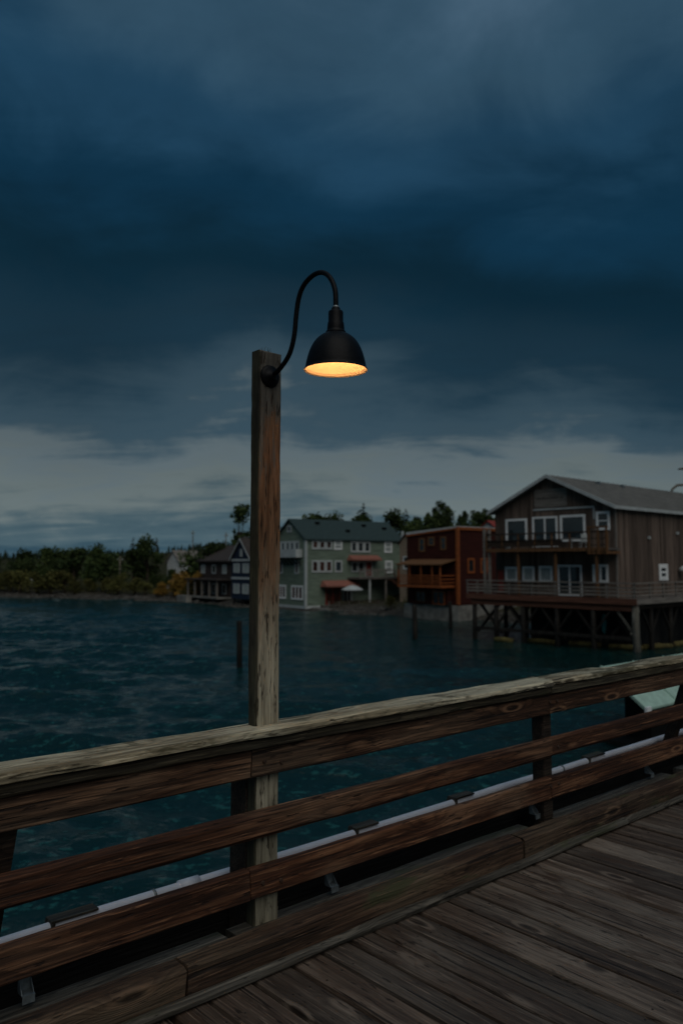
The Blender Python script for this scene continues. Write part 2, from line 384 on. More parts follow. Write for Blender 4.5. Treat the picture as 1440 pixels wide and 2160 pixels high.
# ------------------------------------------------------------------ water and land
def graded(a, b, d0, d1):
    out = [a]; 
    while out[-1] < b:
        u = (out[-1] - a) / (b - a); out.append(out[-1] + d0 + (d1 - d0) * u)
    return np.array(out)
def grid_mesh(name, X, Y, Z, mat, sm=True):
    ny, nx = X.shape
    v = np.stack([X.ravel(), Y.ravel(), Z.ravel()], 1)
    i = np.arange(ny * nx).reshape(ny, nx)
    f = np.stack([i[:-1, :-1].ravel(), i[:-1, 1:].ravel(), i[1:, 1:].ravel(), i[1:, :-1].ravel()], 1)
    me = bpy.data.meshes.new(name); me.vertices.add(len(v)); me.vertices.foreach_set('co', v.ravel())
    me.loops.add(f.size); me.loops.foreach_set('vertex_index', f.ravel()); me.polygons.add(len(f))
    me.polygons.foreach_set('loop_start', np.arange(0, f.size, 4)); me.polygons.foreach_set('loop_total', np.full(len(f), 4))
    me.update(); me.validate(); me.materials.append(mat)
    if sm: me.polygons.foreach_set('use_smooth', [True] * len(me.polygons))
    o = bpy.data.objects.new(name, me); link(o); return o
SHX = [-900, -400, -140, -58.7, -39.7, -22.4, -14.2, -6.8, -1.0, 7.6, 12, 18, 26, 40, 70, 200, 900]
SHY = [330, 205, 152, 137.2, 128.4, 117.7, 105.5, 99.5, 93.5, 86.5, 82, 77, 75, 80, 100, 150, 260]
def shore(x): return np.interp(x, SHX, SHY)
def hill(x, y):
    """ground height at a point (numpy arrays or floats)"""
    d = y - shore(x)
    h = np.where(d < 0, np.maximum(d * .12, -3.0), 0)
    h = h + np.clip(d, 0, 6) * .16
    rise = np.interp(x, [-400, -120, -45, -15, -5, 8, 30, 60, 200], [3.0, 2.6, 2.6, 3.2, 5.2, 6.2, 6.0, 6.0, 8.0])
    u = np.clip((d - 13) / 30., 0, 1); h = h + rise * u * u * (3 - 2 * u)
    u2 = np.clip((y - 300) / 250., 0, 1)
    h = h + np.interp(x, [-400, -150, -60, 0, 400], [4.5, 5.5, 14.0, 14.0, 7]) * u2 * u2 * (3 - 2 * u2)
    return h
rs = np.random.RandomState(3)
def waves(X, Y, comps):
    Z = np.zeros_like(X); 
    for (kx, ky, a, ph) in comps: Z += a * np.sin(kx * X + ky * Y + ph)
    return Z
comps = []
for i in range(100):
    big = i < 22
    lam = rs.uniform(3.0, 8.5) if big else 0.55 * (2.4 / 0.55) ** rs.rand()
    ang = R(-98) + rs.randn() * (.28 if big else .7)          # wind blowing towards the pier
    k = 2 * math.pi / lam
    comps.append((k * math.cos(ang), k * math.sin(ang), (.034 if big else .022) / k, rs.rand() * 6.28))
ys = graded(1.5, 130, .13, .55); xs = np.concatenate([-graded(0, 105, .17, .5)[::-1][:-1], graded(0, 60, .17, .5)])
X, Y = np.meshgrid(xs, ys); Z = waves(X, Y, comps)
Z = Z + 1.1 * Z * np.abs(Z)          # a little sharper crests
calm = np.clip((np.hypot(X - 17, Y - 62) - 10) / 25., .25, 1)  # lee of the wharf
fade = np.clip((130 - Y) / 60., .45, 1) * calm
fade = np.minimum(fade, 1)
edge = np.minimum(np.minimum(np.clip((ys[-1] - Y) / 6, 0, 1), np.clip((X - xs[0]) / 6, 0, 1)), np.clip((xs[-1] - X) / 6, 0, 1))
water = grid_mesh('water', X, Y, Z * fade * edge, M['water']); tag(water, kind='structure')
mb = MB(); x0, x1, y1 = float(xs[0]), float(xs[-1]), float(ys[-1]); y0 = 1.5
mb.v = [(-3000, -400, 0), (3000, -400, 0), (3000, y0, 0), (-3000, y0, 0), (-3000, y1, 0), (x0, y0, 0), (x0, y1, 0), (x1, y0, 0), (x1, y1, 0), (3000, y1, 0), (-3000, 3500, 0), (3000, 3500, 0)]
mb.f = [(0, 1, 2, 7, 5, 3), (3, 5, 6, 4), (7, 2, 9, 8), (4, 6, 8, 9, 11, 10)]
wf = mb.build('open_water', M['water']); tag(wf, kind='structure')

lx = np.concatenate([np.arange(-900, -160, 20.), np.arange(-160, 90, 2.5), np.arange(90, 620, 20.)])
ly = np.concatenate([np.arange(60, 200, 2.0), np.arange(200, 1200, 25.)])
X, Y = np.meshgrid(lx, ly); Z = hill(X, Y)
Z = Z + np.where(Z > .3, .25 * np.sin(X * .7 + 1.3 * np.sin(Y * .4)) * np.sin(Y * .53), 0.05 * np.sin(X * 2.1) * np.sin(Y * 1.7))
land = grid_mesh('shore_terrain', X, Y, Z, M['land']); tag(land, kind='structure')

# ------------------------------------------------------------------ pier frame: t along the railing, p towards the water, h above the deck
PH = R(90 - 48.686); PU = Vector((math.cos(PH), math.sin(PH), 0)); PN = Vector((-math.sin(PH), math.cos(PH), 0))
def pw(t, p, h): return PU * t + PN * p + Vector((0, 0, DECK + h))
T0, T1 = -4.5, 17.0
deck = empty('pier_deck', pw(0, 0, 0), PH); tag(deck, kind='structure')
t = T0; i = 0; gd = MB()
while t < T1:
    w = rnd.choice([.125, .140, .140, .178, .184]) + rnd.uniform(-.004, .004); gap = rnd.uniform(.016, .026)
    o = board(5.6, w, .045, .006, 14, .0022, i, wane=.006).build('plank', M['deck'], deck, (t + w / 2, -2.75, -.0225 + rnd.uniform(-.003, .003)), math.pi / 2 + rnd.uniform(-.0012, .0012))
    gd.box(t + w - .008, t + w + gap + .008, -2.75, 2.84, -.043, -.030)
    t += w + gap; i += 1
o = gd.build('gap_shade', M['creosote'], deck); tag(o, kind='stuff')  # black strips added under the gaps, standing in for their shade
nl = MB()
for c in list(deck.children):
    for p in (-1.0, .3, 1.6, 2.6):
        for sx in (-1, 1):
            x_ = c.location.x + sx * .045 + rnd.uniform(-.008, .008); y_ = p + rnd.uniform(-.012, .012); b_ = len(nl.v)
            nl.v += [(x_ + .0048 * math.cos(q * 1.0472), y_ + .0048 * math.sin(q * 1.0472), c.location.z + .0232) for q in range(6)]; nl.f.append(tuple(b_ + q for q in range(6)))
o = nl.build('nail_heads', M['creosote'], deck); tag(o, kind='stuff')
for k, p in enumerate((-2.3, -1.0, .3, 1.6, 2.6)):
    board(T1 - T0, .12, .28, .006, 4, .002, 900 + k).build('stringer', M['creosote'], deck, (T0, p, -.2), 0)
for k in range(5):
    for p in (-1.9, 2.3):
        smooth(MB().tube([(T0 + 2 + k * 4.4, p, -5.2), (T0 + 2 + k * 4.4, p, -.36)], [.19, .165], 12)).build('pile', M['pile'], deck)

# curb
curb = empty('pier_curb', pw(0, 2.86, 0), PH); tag(curb, 'low weathered timber curb with a rounded base strip along the deck edge', 'curb')
cuts = [T0, -.55, 1.68, 3.84, 6.05, 8.2, 10.4, 12.6, 14.8, T1]
for k in range(len(cuts) - 1):
    board(cuts[k + 1] - cuts[k] - .012, .115, .138, .016, 16, .004, 100 + k, wane=.016).build('beam', M['curb'], curb, (cuts[k], rnd.uniform(-.004, .004), .072 + rnd.uniform(-.003, .003)), 0)
for k, a in enumerate((T0, 0.2, 4.9, 9.5)):
    b = (T0, 0.2, 4.9, 9.5, T1)[k + 1]
    board(b - a - .004, .046, .042, .014, 24, .004, 130 + k, wane=.006).build('base_strip', M['strip'], curb, (a, -.0825, .023), 0)
# outer edge plank, dark edge beam
ep = empty('edge_plank', pw(0, 2.985, 0), PH); tag(ep, 'grey weathered plank lying outside the curb under the railing', 'plank')
for k, (a, b) in enumerate(((T0, 1.96), (2.0, 4.1), (4.35, 5.9), (6.1, 9.6), (9.62, T1))):
    board(b - a, .115, .05, .006, 12, .003, 150 + k).build('board', M['strip'], ep, (a, 0, .085), 0)
eb = board(T1 - T0, .09, .42, .008, 20, .003, 170).build('edge_beam', M['creosote'], None, pw(T0, 3.235, -.02), PH); tag(eb, 'black creosoted beam along the outer edge of the pier', 'beam')

# railing
rail = empty('pier_railing', pw(0, 2.93, 0), PH); tag(rail, 'wooden pier railing with bleached cap and three reddish rails', 'railing')
def rl(name, mat, a, b, p0, p1, h0, h1, seed, jit=.002, wane=0.0, seg=None, cham=.006, dz=0.0):
    return board(b - a, p1 - p0, h1 - h0, cham, seg or max(8, int((b - a) * 8)), jit, seed, wane).build(name, mat, rail, (a, (p0 + p1) / 2 - 2.93, (h0 + h1) / 2 + dz), 0)
jn = [T0, -2.3, -.12, 2.05, 4.30, 6.5, 8.7, 10.9, 13.1, 15.3, T1]
for k in range(len(jn) - 1):
    a, b = jn[k] + .003, jn[k + 1] - .003
    rl('fascia_board', M['fascia'], a, b, 2.925 + rnd.uniform(-.003, .003), 2.965, .757, .882, 200 + k)
    rl('lower_rail', M['rail'], a, b, 2.925 + rnd.uniform(-.003, .003), 2.966, .243 + rnd.uniform(-.003, .003), .374, 240 + k, wane=.006)
jm = [T0, -2.3, -.12, 4.30, 6.5, 8.7, 10.9, 13.1, 15.3, T1]
for k in range(len(jm) - 1):
    off = -.012 if k == 2 else 0
    rl('middle_rail', M['rail'], jm[k] + .003, jm[k + 1] - .003, 2.922 + off, 2.964, .497, .613, 220 + k, cham=.016, wane=.008)
jc = [T0, -.9, 4.29, 9.0, 13.2, T1]
for k in range(len(jc) - 1):
    a, b = jc[k] + .002, jc[k + 1] - .002
    rl('cap_board', M['cap'], a, b, 2.885 + (0.012 if k == 2 else 0), 3.06, .934, .970, 260 + k, jit=.004, wane=.022, seg=int((b - a) * 26), cham=.007)
    rl('subcap_board', M['subcap'], a, b, 2.905, 3.045, .885, .932, 270 + k, jit=.003)
for k, tt in enumerate([-2.24, -.06, 2.165, 4.335, 6.55, 8.75, 10.95, 13.15, 15.35]):
    a = board(1.42, .09 if k != 2 else .125, .09 if k != 2 else .135, .006, 10, .002, 280 + k)
    v = [(y, z, x) for x, y, z in a.v]; a.v = v
    p = 2.972 + .045 if k != 2 else 3.035 + .0705
    a.build('post', M['darkpost'], rail, (tt, p - 2.93, -.54), 0)
for k, tt in enumerate([-.06, 2.165, 4.335, 6.55, 8.75]):
    for h_, sp_ in ((.82, .09), (.555, .06), (.308, .09)):
        for sx in (-1, 1):
            c_ = (tt + sx * sp_ * .5 + rnd.uniform(-.01, .01), h_ + rnd.uniform(-.02, .02)); b_ = MB()
            b_.tube([(c_[0], -.004, c_[1]), (c_[0], -.0125, c_[1])], [.0105, .0085], 8).build('bolt', M['rust'], rail)
for k, tt in enumerate((1.03, 6.33, 11.2)):
    MB().bar((tt, .045, .86), (tt, .49, -.45), .075, .075).build('outrigger_brace', M['darkpost'], rail)

# white pipe on the edge beam
pipe = empty('utility_pipe', pw(0, 3.32, 0), PH); tag(pipe, 'white plastic conduit pipe running behind the lower rail', 'pipe')
pts = [(T0 + k * .55, rnd.uniform(-.004, .004), .205 + .0085 * (T0 + k * .55) * .6 + rnd.uniform(-.003, .003)) for k in range(40)]
pts = [(a, b, min(c, .245)) for a, b, c in pts]
smooth(MB().tube(pts, .0245, 14)).build('conduit', M['pipe'], pipe)
for tt in (1.98, 4.75, 7.6, 10.4): smooth(MB().tube([(tt - .05, 0, .206 + .0051 * tt), (tt + .05, 0, .206 + .0051 * tt)], .031, 14)).build('coupling', M['pipe'], pipe)
for tt in (1.8, 5.0): smooth(MB().tube([(tt - .006, 0, .2055 + .0051 * tt), (tt + .006, 0, .2055 + .0051 * tt)], .0285, 14)).build('pipe_strap', M['galv'], pipe)
for k, (a, b) in enumerate(((1.33, 1.53), (3.0, 3.17), (3.82, 4.0), (5.32, 5.54), (7.2, 7.4))):
    q = MB(); z = .206 + .0051 * a
    q.box(a, b, -.03, .035, z + .0247, z + .034); q.box(a, a + .014, -.035, .04, z - .06, z + .0246)
    q.build('cover_block', M['strip'], pipe)
BL = ('galvanised angle bracket outside the curb beside the outrigger brace', 'galvanised angle bracket outside the curb just past the lamp post foot', 'galvanised angle bracket at the foot of the dark rail post beyond the lamp', 'galvanised angle bracket outside the curb beyond the dark rail post')
for k, tt in enumerate((1.13, 2.58, 4.23, 5.66)):
    q = MB(); q.box(-.032, .032, -.002, .003, -.07, .16); q.box(-.032, .032, -.062, -.0021, -.075, -.070); q.box(-.032, .032, -.062, -.057, -.105, -.0751)
    q.poly([(-.032, -.002, -.01), (-.032, -.05, -.07), (-.032, -.002, -.07)], (.004, 0, 0)); q.poly([(.028, -.002, -.01), (.028, -.05, -.07), (.028, -.002, -.07)], (.004, 0, 0))
    o = q.build('metal_bracket', M['galv'], None, pw(tt, 3.03, .21), PH)
    o.scale = (.7, .8, .8)
    tag(o, BL[k], 'bracket', 'steel brackets outside the curb')

# ------------------------------------------------------------------ lamp post
LT = 2.165
lp = empty('lamp_post', pw(LT, 2.967, -.3), PH); tag(lp, 'weathered wooden lamp post with black gooseneck arm and lit dome shade', 'lamp post')
Z0 = .3                               # local z of deck level
def post_mat():
    g = NG('lamp_post_timber'); v = g.obj(False); sp = g.n('ShaderNodeSeparateXYZ'); g.l(v, sp.inputs[0])
    streak = g.noise(g.mapping(v, (34, 34, 2.2)), 1.0, 6, .6, .3); fiber = g.noise(g.mapping(v, (190, 190, 9)), 1.0, 4, .6)
    pit = g.noise(g.mapping(v, (60, 60, 9)), 1.0, 4, .65, .5); low = g.noise(g.mapping(v, (7, 7, 2.5)), 1.0, 4, .6)
    pale = g.mix(g.ss(streak, .3, .7), (.240, .212, .150), (.480, .440, .325))
    brown = g.mix(g.ss(streak, .3, .7), (.090, .045, .022), (.240, .142, .080))
    grey = g.mix(g.ss(streak, .3, .7), (.055, .050, .042), (.135, .125, .105))
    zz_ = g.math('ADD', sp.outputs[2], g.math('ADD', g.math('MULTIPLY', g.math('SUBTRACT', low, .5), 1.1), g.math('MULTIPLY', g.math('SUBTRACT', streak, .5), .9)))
    col = g.mix(g.ss(zz_, 1.55, 2.15), pale, brown); col = g.mix(g.ss(zz_, 2.45, 2.62), col, grey)
    col = g.mix(g.ss(zz_, .75, 1.35, .55, 0.0), col, (.085, .078, .050))  # shade under the railing cap, painted into the lower post colour
    col = g.mix(g.ss(pit, .54, .66, 0, .85), col, (.030, .020, .012))
    side = g.ss(g.math('ADD', sp.outputs[0], g.math('MULTIPLY', g.math('SUBTRACT', low, .5), .006)), -.0605, -.0560, 1.0, 0.0)  # mask for the left face, whose shade is painted in as dark colour
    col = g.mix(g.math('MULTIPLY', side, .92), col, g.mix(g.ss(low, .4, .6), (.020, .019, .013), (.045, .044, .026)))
    q = g.n('ShaderNodeVectorMath', operation='SCALE'); g.l(col, q.inputs[0]); g.l(g.ss(fiber, .2, .8, .65, 1.3), q.inputs[3])
    g.bump(g.math('SUBTRACT', g.math('ADD', streak, g.math('MULTIPLY', fiber, .5)), g.ss(pit, .55, .7)), .8, .005)
    return g.fin(q.outputs[0], .82, .2)
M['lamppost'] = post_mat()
a = board(2.985, .130, .066, .006, 60, .0025, 31, wane=.004, endj=.006); a.v = [(y, z, x) for x, y, z in a.v]
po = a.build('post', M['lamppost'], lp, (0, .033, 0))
for k in range(9):
    x = rnd.uniform(-.055, .045); y = rnd.uniform(-.02, .02); l = rnd.uniform(.012, .035)
    MB().tube([(x, .033 + y, 2.975), (x + rnd.uniform(-.006, .006), .033 + y, 2.982 + l * .6), (x + rnd.uniform(-.01, .01), .033 + y, 2.985 + l)], [.0013, .001, .0006], 5).build('splinter', M['darkpost'], lp)
PZ = 2.572 + Z0
pl = MB(); prof = [(0, .030), (.016, .029), (.022, .022), (.040, .014), (.050, .010), (.053, .0)]
n = 28
for r_, y_ in prof:
    for j in range(n):
        an = 2 * math.pi * j / n; pl.v.append((r_ * math.cos(an) - .006, -y_ - .001, PZ - .003 + r_ * math.sin(an)))
for k in range(len(prof) - 1):
    for j in range(n): pl.f.append((k * n + j, (k + 1) * n + j, (k + 1) * n + (j + 1) % n, k * n + (j + 1) % n))
smooth(pl).build('mounting_plate', M['black'], lp)
arm = [(2.967, 2.575), (2.935, 2.578), (2.90, 2.59), (2.85, 2.622), (2.82, 2.652), (2.80, 2.69), (2.785, 2.74), (2.777, 2.80), (2.768, 2.85), (2.757, 2.89), (2.738, 2.925), (2.71, 2.95), (2.67, 2.967), (2.63, 2.973), (2.59, 2.966), (2.555, 2.945), (2.528, 2.915), (2.510, 2.88), (2.502, 2.85), (2.50, 2.815), (2.50, 2.785)]
def crs(P, k=5):
    out = []
    for i in range(len(P) - 1):
        p0, p1, p2, p3 = P[max(i - 1, 0)], P[i], P[i + 1], P[min(i + 2, len(P) - 1)]
        for j in range(k):
            u = j / k
            out.append(tuple(.5 * ((2 * b) + (c - a) * u + (2 * a - 5 * b + 4 * c - d) * u * u + (3 * b - a - 3 * c + d) * u ** 3) for a, b, c, d in zip(p0, p1, p2, p3)))
    return out + [P[-1]]
ap = [(0, p - 2.967, h + Z0) for p, h in crs(arm)]
smooth(MB().tube(ap, .0112, 14)).build('gooseneck_arm', M['black'], lp)
LC = (0, 2.50 - 2.967)                # lamp axis (local x, y)
def lz(h): return h + Z0
smooth(MB().lathe([(.0115, .0), (.0145, .001), (.0145, .010), (.0115, .013)], 20, (LC[0], LC[1], lz(2.781)))).build('collar', M['galv'], lp)
smooth(MB().lathe([(.0001, .040), (.016, .040), (.019, .036), (.019, .030), (.0295, .024), (.0315, .018), (.0318, -.022), (.0345, -.028), (.0372, -.056), (.0372, -.060), (.042, -.065), (.0445, -.074), (.030, -.076)], 32, (LC[0], LC[1], lz(2.746)))).build('socket_housing', M['black'], lp)
# dome shade: outside black enamel, inside white enamel
RIM, TOPZ, RZ = .1355, 2.674, 2.514
dome = [(.0400, 2.674), (.0460, 2.6725), (.064, 2.662), (.081, 2.648), (.095, 2.630), (.1055, 2.611), (.114, 2.590), (.121, 2.567), (.1262, 2.545), (.1288, 2.530)]
def crs2(P, k=3):
    o_ = []
    for i_ in range(len(P) - 1):
        p0, p1, p2, p3 = P[max(i_ - 1, 0)], P[i_], P[i_ + 1], P[min(i_ + 2, len(P) - 1)]
        for j_ in range(k):
            u = j_ / k; o_.append(tuple(.5 * (2 * b_ + (c_ - a_) * u + (2 * a_ - 5 * b_ + 4 * c_ - d_) * u * u + (3 * b_ - a_ - 3 * c_ + d_) * u ** 3) for a_, b_, c_, d_ in zip(p0, p1, p2, p3)))
    return o_ + [P[-1]]
dome = crs2(dome)
out_p = dome + [(.1300, RZ + .009), (.1345, RZ + .004), (RIM, RZ + .001), (RIM - .001, RZ - .0015)]
sh = smooth(MB().lathe([(r_, z_) for r_, z_ in out_p], 64, (LC[0], LC[1], Z0))).build('shade', M['black'], lp)
g = NG('white_enamel_reflector'); M['enamel'] = g.fin((.82, .80, .74), .45, .4)
in_p = [(r_ - .003, z_ - .003) for r_, z_ in dome[::-1]] + [(.0002, TOPZ - .003)]
smooth(MB().lathe(in_p, 64, (LC[0], LC[1], Z0))).build('reflector', M['enamel'], sh)
MB().lathe([(RIM - .0012, RZ - .0013), (RIM - .006, RZ + .0030), (RIM - .0100, RZ + .0128)], 64, (LC[0], LC[1], Z0)).build('rim_lip', M['enamel'], sh)
g = NG('warm_lamp_bulb'); g.b.inputs['Emission Color'].default_value = (1.0, .42, .13, 1); g.b.inputs['Emission Strength'].default_value = 23.0
M['bulb'] = g.fin((.9, .8, .6), .3, .3)
smooth(MB().lathe([(.0002, -.036), (.012, -.034), (.021, -.026), (.025, -.014), (.024, .0), (.017, .014), (.012, .026), (.012, .04), (.0002, .041)], 24, (LC[0], LC[1], lz(2.612)))).build('bulb', M['bulb'], lp)

# ------------------------------------------------------------------ buildings
def bframe(name, C, alpha, z=0.0):
    """near corner at C; local x runs along the right-hand wall, local y along the left-hand wall"""
    return empty(name, (C[0], C[1], z), R(90 - alpha))
def P3(face, a, d, z):
    """point on a wall: face L is the plane x=0 (a = y), face R the plane y=0 (a = x); d = distance out of the wall"""
    return (-d, a, z) if face == 'L' else (a, -d, z)
def wbox(mb, face, a0, a1, d0, d1, z0, z1):
    if face == 'L': mb.box(-d1, -d0, a0, a1, z0, z1)
    else: mb.box(a0, a1, -d1, -d0, z0, z1)
    return mb
def window(par, face, a0, a1, z0, z1, nx=1, nz=1, mat='white', glass='glass', fw=.12, name='window', out=.0, mw=None):
    if a0 > a1: a0, a1 = a1, a0
    mw = mw or fw * .8
    m = MB()
    wbox(m, face, a0, a0 + fw, out + .002, out + .07, z0, z1); wbox(m, face, a1 - fw, a1, out + .002, out + .07, z0, z1)
    wbox(m, face, a0 + fw, a1 - fw, out + .002, out + .068, z1 - fw, z1); wbox(m, face, a0 + fw, a1 - fw, out + .002, out + .085, z0, z0 + fw)
    iw = (a1 - a0 - 2 * fw); ih = (z1 - z0 - 2 * fw)
    for k in range(1, nx): c = a0 + fw + iw * k / nx; wbox(m, face, c - mw / 2, c + mw / 2, out + .002, out + .066, z0 + fw, z1 - fw)
    for k in range(1, nz): c = z0 + fw + ih * k / nz; wbox(m, face, a0 + fw, a1 - fw, out + .002, out + .060, c - mw * .3, c + mw * .3)
    f = m.build(name, M[mat], par)
    for k in range(nx):
        for q in range(nz):
            gl = glass if isinstance(glass, str) else glass[(k + q) % len(glass)]
            a = a0 + fw + iw * k / nx; z = z0 + fw + ih * q / nz
            wbox(MB(), face, a + .01, a + iw / nx - .01, out + .003, out + .015, z + .01, z + ih / nz - .01).build('pane', M[gl], f)
    return f
def boards_wall(mb, face, a0, a1, zf0, zf1, w=.24, seed=1, depth=.03, lo=None):
    """vertical boards with uneven depth; zf1 may be a function of a"""
    r = random.Random(seed); a = a0
    while a < a1 - .02:
        b = min(a + w * r.uniform(.75, 1.25), a1); d = r.uniform(.004, depth)
        f1 = zf1 if callable(zf1) else (lambda q: zf1)
        z0 = zf0 + r.uniform(-.03, .03)
        pts = [P3(face, a + .008, .001, z0), P3(face, b - .008, .001, z0), P3(face, b - .008, .001, f1(b)), P3(face, a + .008, .001, f1(a))]
        mb.poly(pts, (-d, 0, 0) if face == 'L' else (0, -d, 0)); a = b
    return mb
def gable_roof(par, mat, x0, x1, w, eave, ridge, over=.4, th=.18, name='roof', trim=None):
    """ridge along local x, span 0..w in local y"""
    s = (ridge - eave) / (w / 2); h = over
    m = MB()
    for sg in (0, 1):
        ye = -h if sg == 0 else w + h; ze = eave - s * h
        m.poly([(x0, ye, ze), (x0, w / 2, ridge), (x0, w / 2, ridge + th), (x0, ye, ze + th)], (x1 - x0, 0, 0))
    o = m.build(name, M[mat], par)
    if trim:
        for sg in (0, 1):
            ye = -h - .01 if sg == 0 else w + h + .01; ze = eave - s * h
            MB().poly([(x0 - .05, ye, ze - .06), (x0 - .05, w / 2, ridge - .06), (x0 - .05, w / 2, ridge + th + .03), (x0 - .05, ye, ze + th + .03)], (.048, 0, 0)).build('barge_board', M[trim], o)
        MB().box(x0, x1, -h - .05, -h - .002, eave - s * h - .05, eave - s * h + th + .02).build('gutter', M[trim], o)
    return o

# ---- grey barn on the wharf (near corner 19, 55)
barn = bframe('wharf_barn', (19.0, 55.0), 47.0); tag(barn, 'large weathered board barn with white windows standing on the piled wharf', 'barn')
BD, BW, EV, RG, FL = 34.0, 10.1, 9.75, 12.15, 3.4
m = MB(); m.box(.04, BD, .04, BW - .04, FL, EV - .02); m.build('wall', M['brown'], barn)
m = MB(); m.poly([(.04, .04, EV - .02), (.04, BW - .04, EV - .02), (.04, BW / 2, RG - .05)], (BD - .08, 0, 0)); m.build('gable', M['brown'], barn)
zr = lambda a: EV + (RG - EV) * (1 - abs(a - BW / 2) / (BW / 2)) - .03
o = boards_wall(MB(), 'L', 0, BW, FL, zr, .26, 3, .045).build('siding', M['barn'], barn); tag(o, kind='stuff')
o = boards_wall(MB(), 'R', 0, BD, FL, EV - .05, .27, 4, .05).build('siding', M['barn'], barn); tag(o, kind='stuff')
rf = gable_roof(barn, 'barnroof', -.62, BD, BW, EV, RG, .35, .16, trim='offwhite')
sl_ = (RG - EV) / (BW / 2)
m = MB()
for k in range(46):
    x = -.55 + k * .75
    m.bar((x, -.33, EV - sl_ * .33 + .178), (x, BW / 2, RG + .178), .05, .03)
o = m.build('roof_seam', M['barnroof'], rf); tag(o, kind='stuff')
for x in (5.4, 9.2): MB().box(x, x + .35, BW / 2 - .9, BW / 2 - .6, RG - .38, RG + .02).build('roof_vent', M['galv'], rf)
m = MB(); m.box(-.1, .0, -.11, -.0, FL, EV - .15); m.build('corner_board', M['wrail'], barn)
# gable trim and faded sign
m = MB(); wbox(m, 'L', 1.53, 6.56, .05, .09, 9.72, 9.84); wbox(m, 'L', 1.50, 1.62, .05, .092, 8.9, 9.72); m.build('trim_board', M['offwhite'], barn)
m = MB(); wbox(m, 'L', 3.7, 6.45, .05, .075, 9.95, 11.3)
sg = m.build('sign_board', M['wrail'], barn)
m = MB(); a = 6.3; r_ = random.Random(5)
while a > 4.0:
    w_ = r_.uniform(.05, .10); z_ = 10.62
    for q in range(r_.choice([1, 2, 2])):
        wbox(m, 'L', a - .035 - q * w_, a - q * w_, .0752, .079, z_ - r_.uniform(.08, .12), z_ + r_.uniform(.08, .12))
    wbox(m, 'L', a - .03 - w_, a - .036, .0752, .0785, z_ - .02, z_ + .015); a -= w_ + .10
m.build('faded_lettering', M['creosote'], sg)
for (a0, a1, z0, z1, nx, nz, gl) in ((7.12, 9.07, 7.25, 9.18, 1, 1, 'glass'), (2.24, 4.29, 7.35, 9.28, 1, 1, 'glass'), (.35, 1.40, 8.1, 9.42, 1, 2, 'glass'),
        (8.04, 9.19, 4.36, 5.50, 1, 1, 'curtain'), (6.56, 7.62, 4.36, 5.54, 1, 1, 'curtain'), (5.02, 6.16, 4.38, 5.58, 1, 1, 'curtain'), (.58, 1.77, 4.42, 5.70, 2, 1, ('glass', 'curtain'))):
    window(barn, 'L', a0, a1, z0, z1, nx, nz, 'white', gl, .17, out=.05)
for (a0, a1, z0, z1) in ((4.51, 6.65, 6.98, 9.25), (2.62, 4.59, FL + .04, 5.66)):
    window(barn, 'L', a0, a1, z0, z1, 2, 1, 'white', 'glass', .14, name='sliding_door', out=.05)
window(barn, 'R', 6.2, 7.6, 4.5, 5.72, 1, 2, 'white', 'glass', .30, out=.055)
window(barn, 'R', 13.2, 14.6, 4.5, 5.72, 1, 2, 'white', 'glass', .30, out=.055)
for (x, z) in ((9.6, 5.35),): smooth(MB().lathe([(.001, .22), (.12, .2), (.3, .06), (.34, -.1), (.32, -.16)], 14, (x, -.42, z))).build('wall_lamp', M['offwhite'], barn)
for (x, z) in ((9.3, 8.0), (4.6, 7.55)): MB().box(x, x + .22, -.2, -.06, z, z + .2).build('wall_light', M['offwhite'], barn)
window(barn, 'L', 9.25, 9.95, FL + .04, 5.3, 1, 1, 'fasciared', 'redpaint', .1, name='door', out=.05)
# balcony
bal = MB().box(-1.7, -.06, -.35, 9.75, 6.68, 6.82).build('balcony', M['wdeck'], barn)
MB().box(-1.76, -1.702, -.35, 9.75, 6.62, 6.85).build('edge_board', M['brownpost'], bal)
for k in range(8):
    y = -.3 + k * 1.43; MB().box(-1.68, -1.58, y, y + .1, 6.82, 7.95).build('baluster_post', M['brownpost'], bal)
for z in (7.0, 7.45, 7.9): MB().box(-1.70, -1.64, -.33, 9.72, z, z + (.06 if z < 7.8 else .1)).build('balcony_rail', M['darkpost'], bal)
o = MB().box(-1.635, -1.615, 3.2, 9.7, 7.06, 7.44).build('balcony_mesh_screen', M['darkpost'], bal)
for z in (7.0, 7.45, 7.9): MB().box(-1.62, -.06, 9.66, 9.72, z, z + .06).build('balcony_rail', M['darkpost'], bal)
for y in (.55, 3.75, 6.9): MB().box(-1.6, -1.44, y, y + .16, FL, 6.68).build('balcony_post', M['brownpost'], bal)
for y in (9.5, 9.95): MB().box(-1.62, -1.44, y, y + .17, FL, 8.4).build('balcony_post', M['wrail'], bal)
m = MB(); m.box(-1.72, -.1, -.36, 1.0, 6.42, 6.615); m.build('landing_box', M['brownpost'], bal)
for y in (-.32, .3, 1.0): MB().box(-1.82, -1.70, y, y + .13, 6.4, 8.25).build('landing_post', M['brownpost'], bal)
MB().box(-1.84, -1.68, -.36, 1.2, 8.2, 8.32).build('landing_rail', M['brownpost'], bal)
def chair(par_frame, loc, rz, lab, mat):
    c = empty('patio_chair', par_frame.matrix_basis @ Vector(loc), par_frame.rotation_euler.z + rz); tag(c, lab, 'chair')
    MB().box(-.25, .25, -.25, .25, .42, .47).build('seat', M[mat], c); MB().box(-.25, .25, .22, .27, .475, 1.0).build('backrest', M[mat], c)
    for sx in (-1, 1):
        for sy in (-1, 1): MB().box(sx * .23 - .02, sx * .23 + .02, sy * .22 - .02, sy * .22 + .02, 0, .42).build('leg', M[mat], c)
chair(barn, (-.9, 3.9, 6.82), .6, 'dark patio chair on the barn balcony beside the sliding door', 'darkpost')
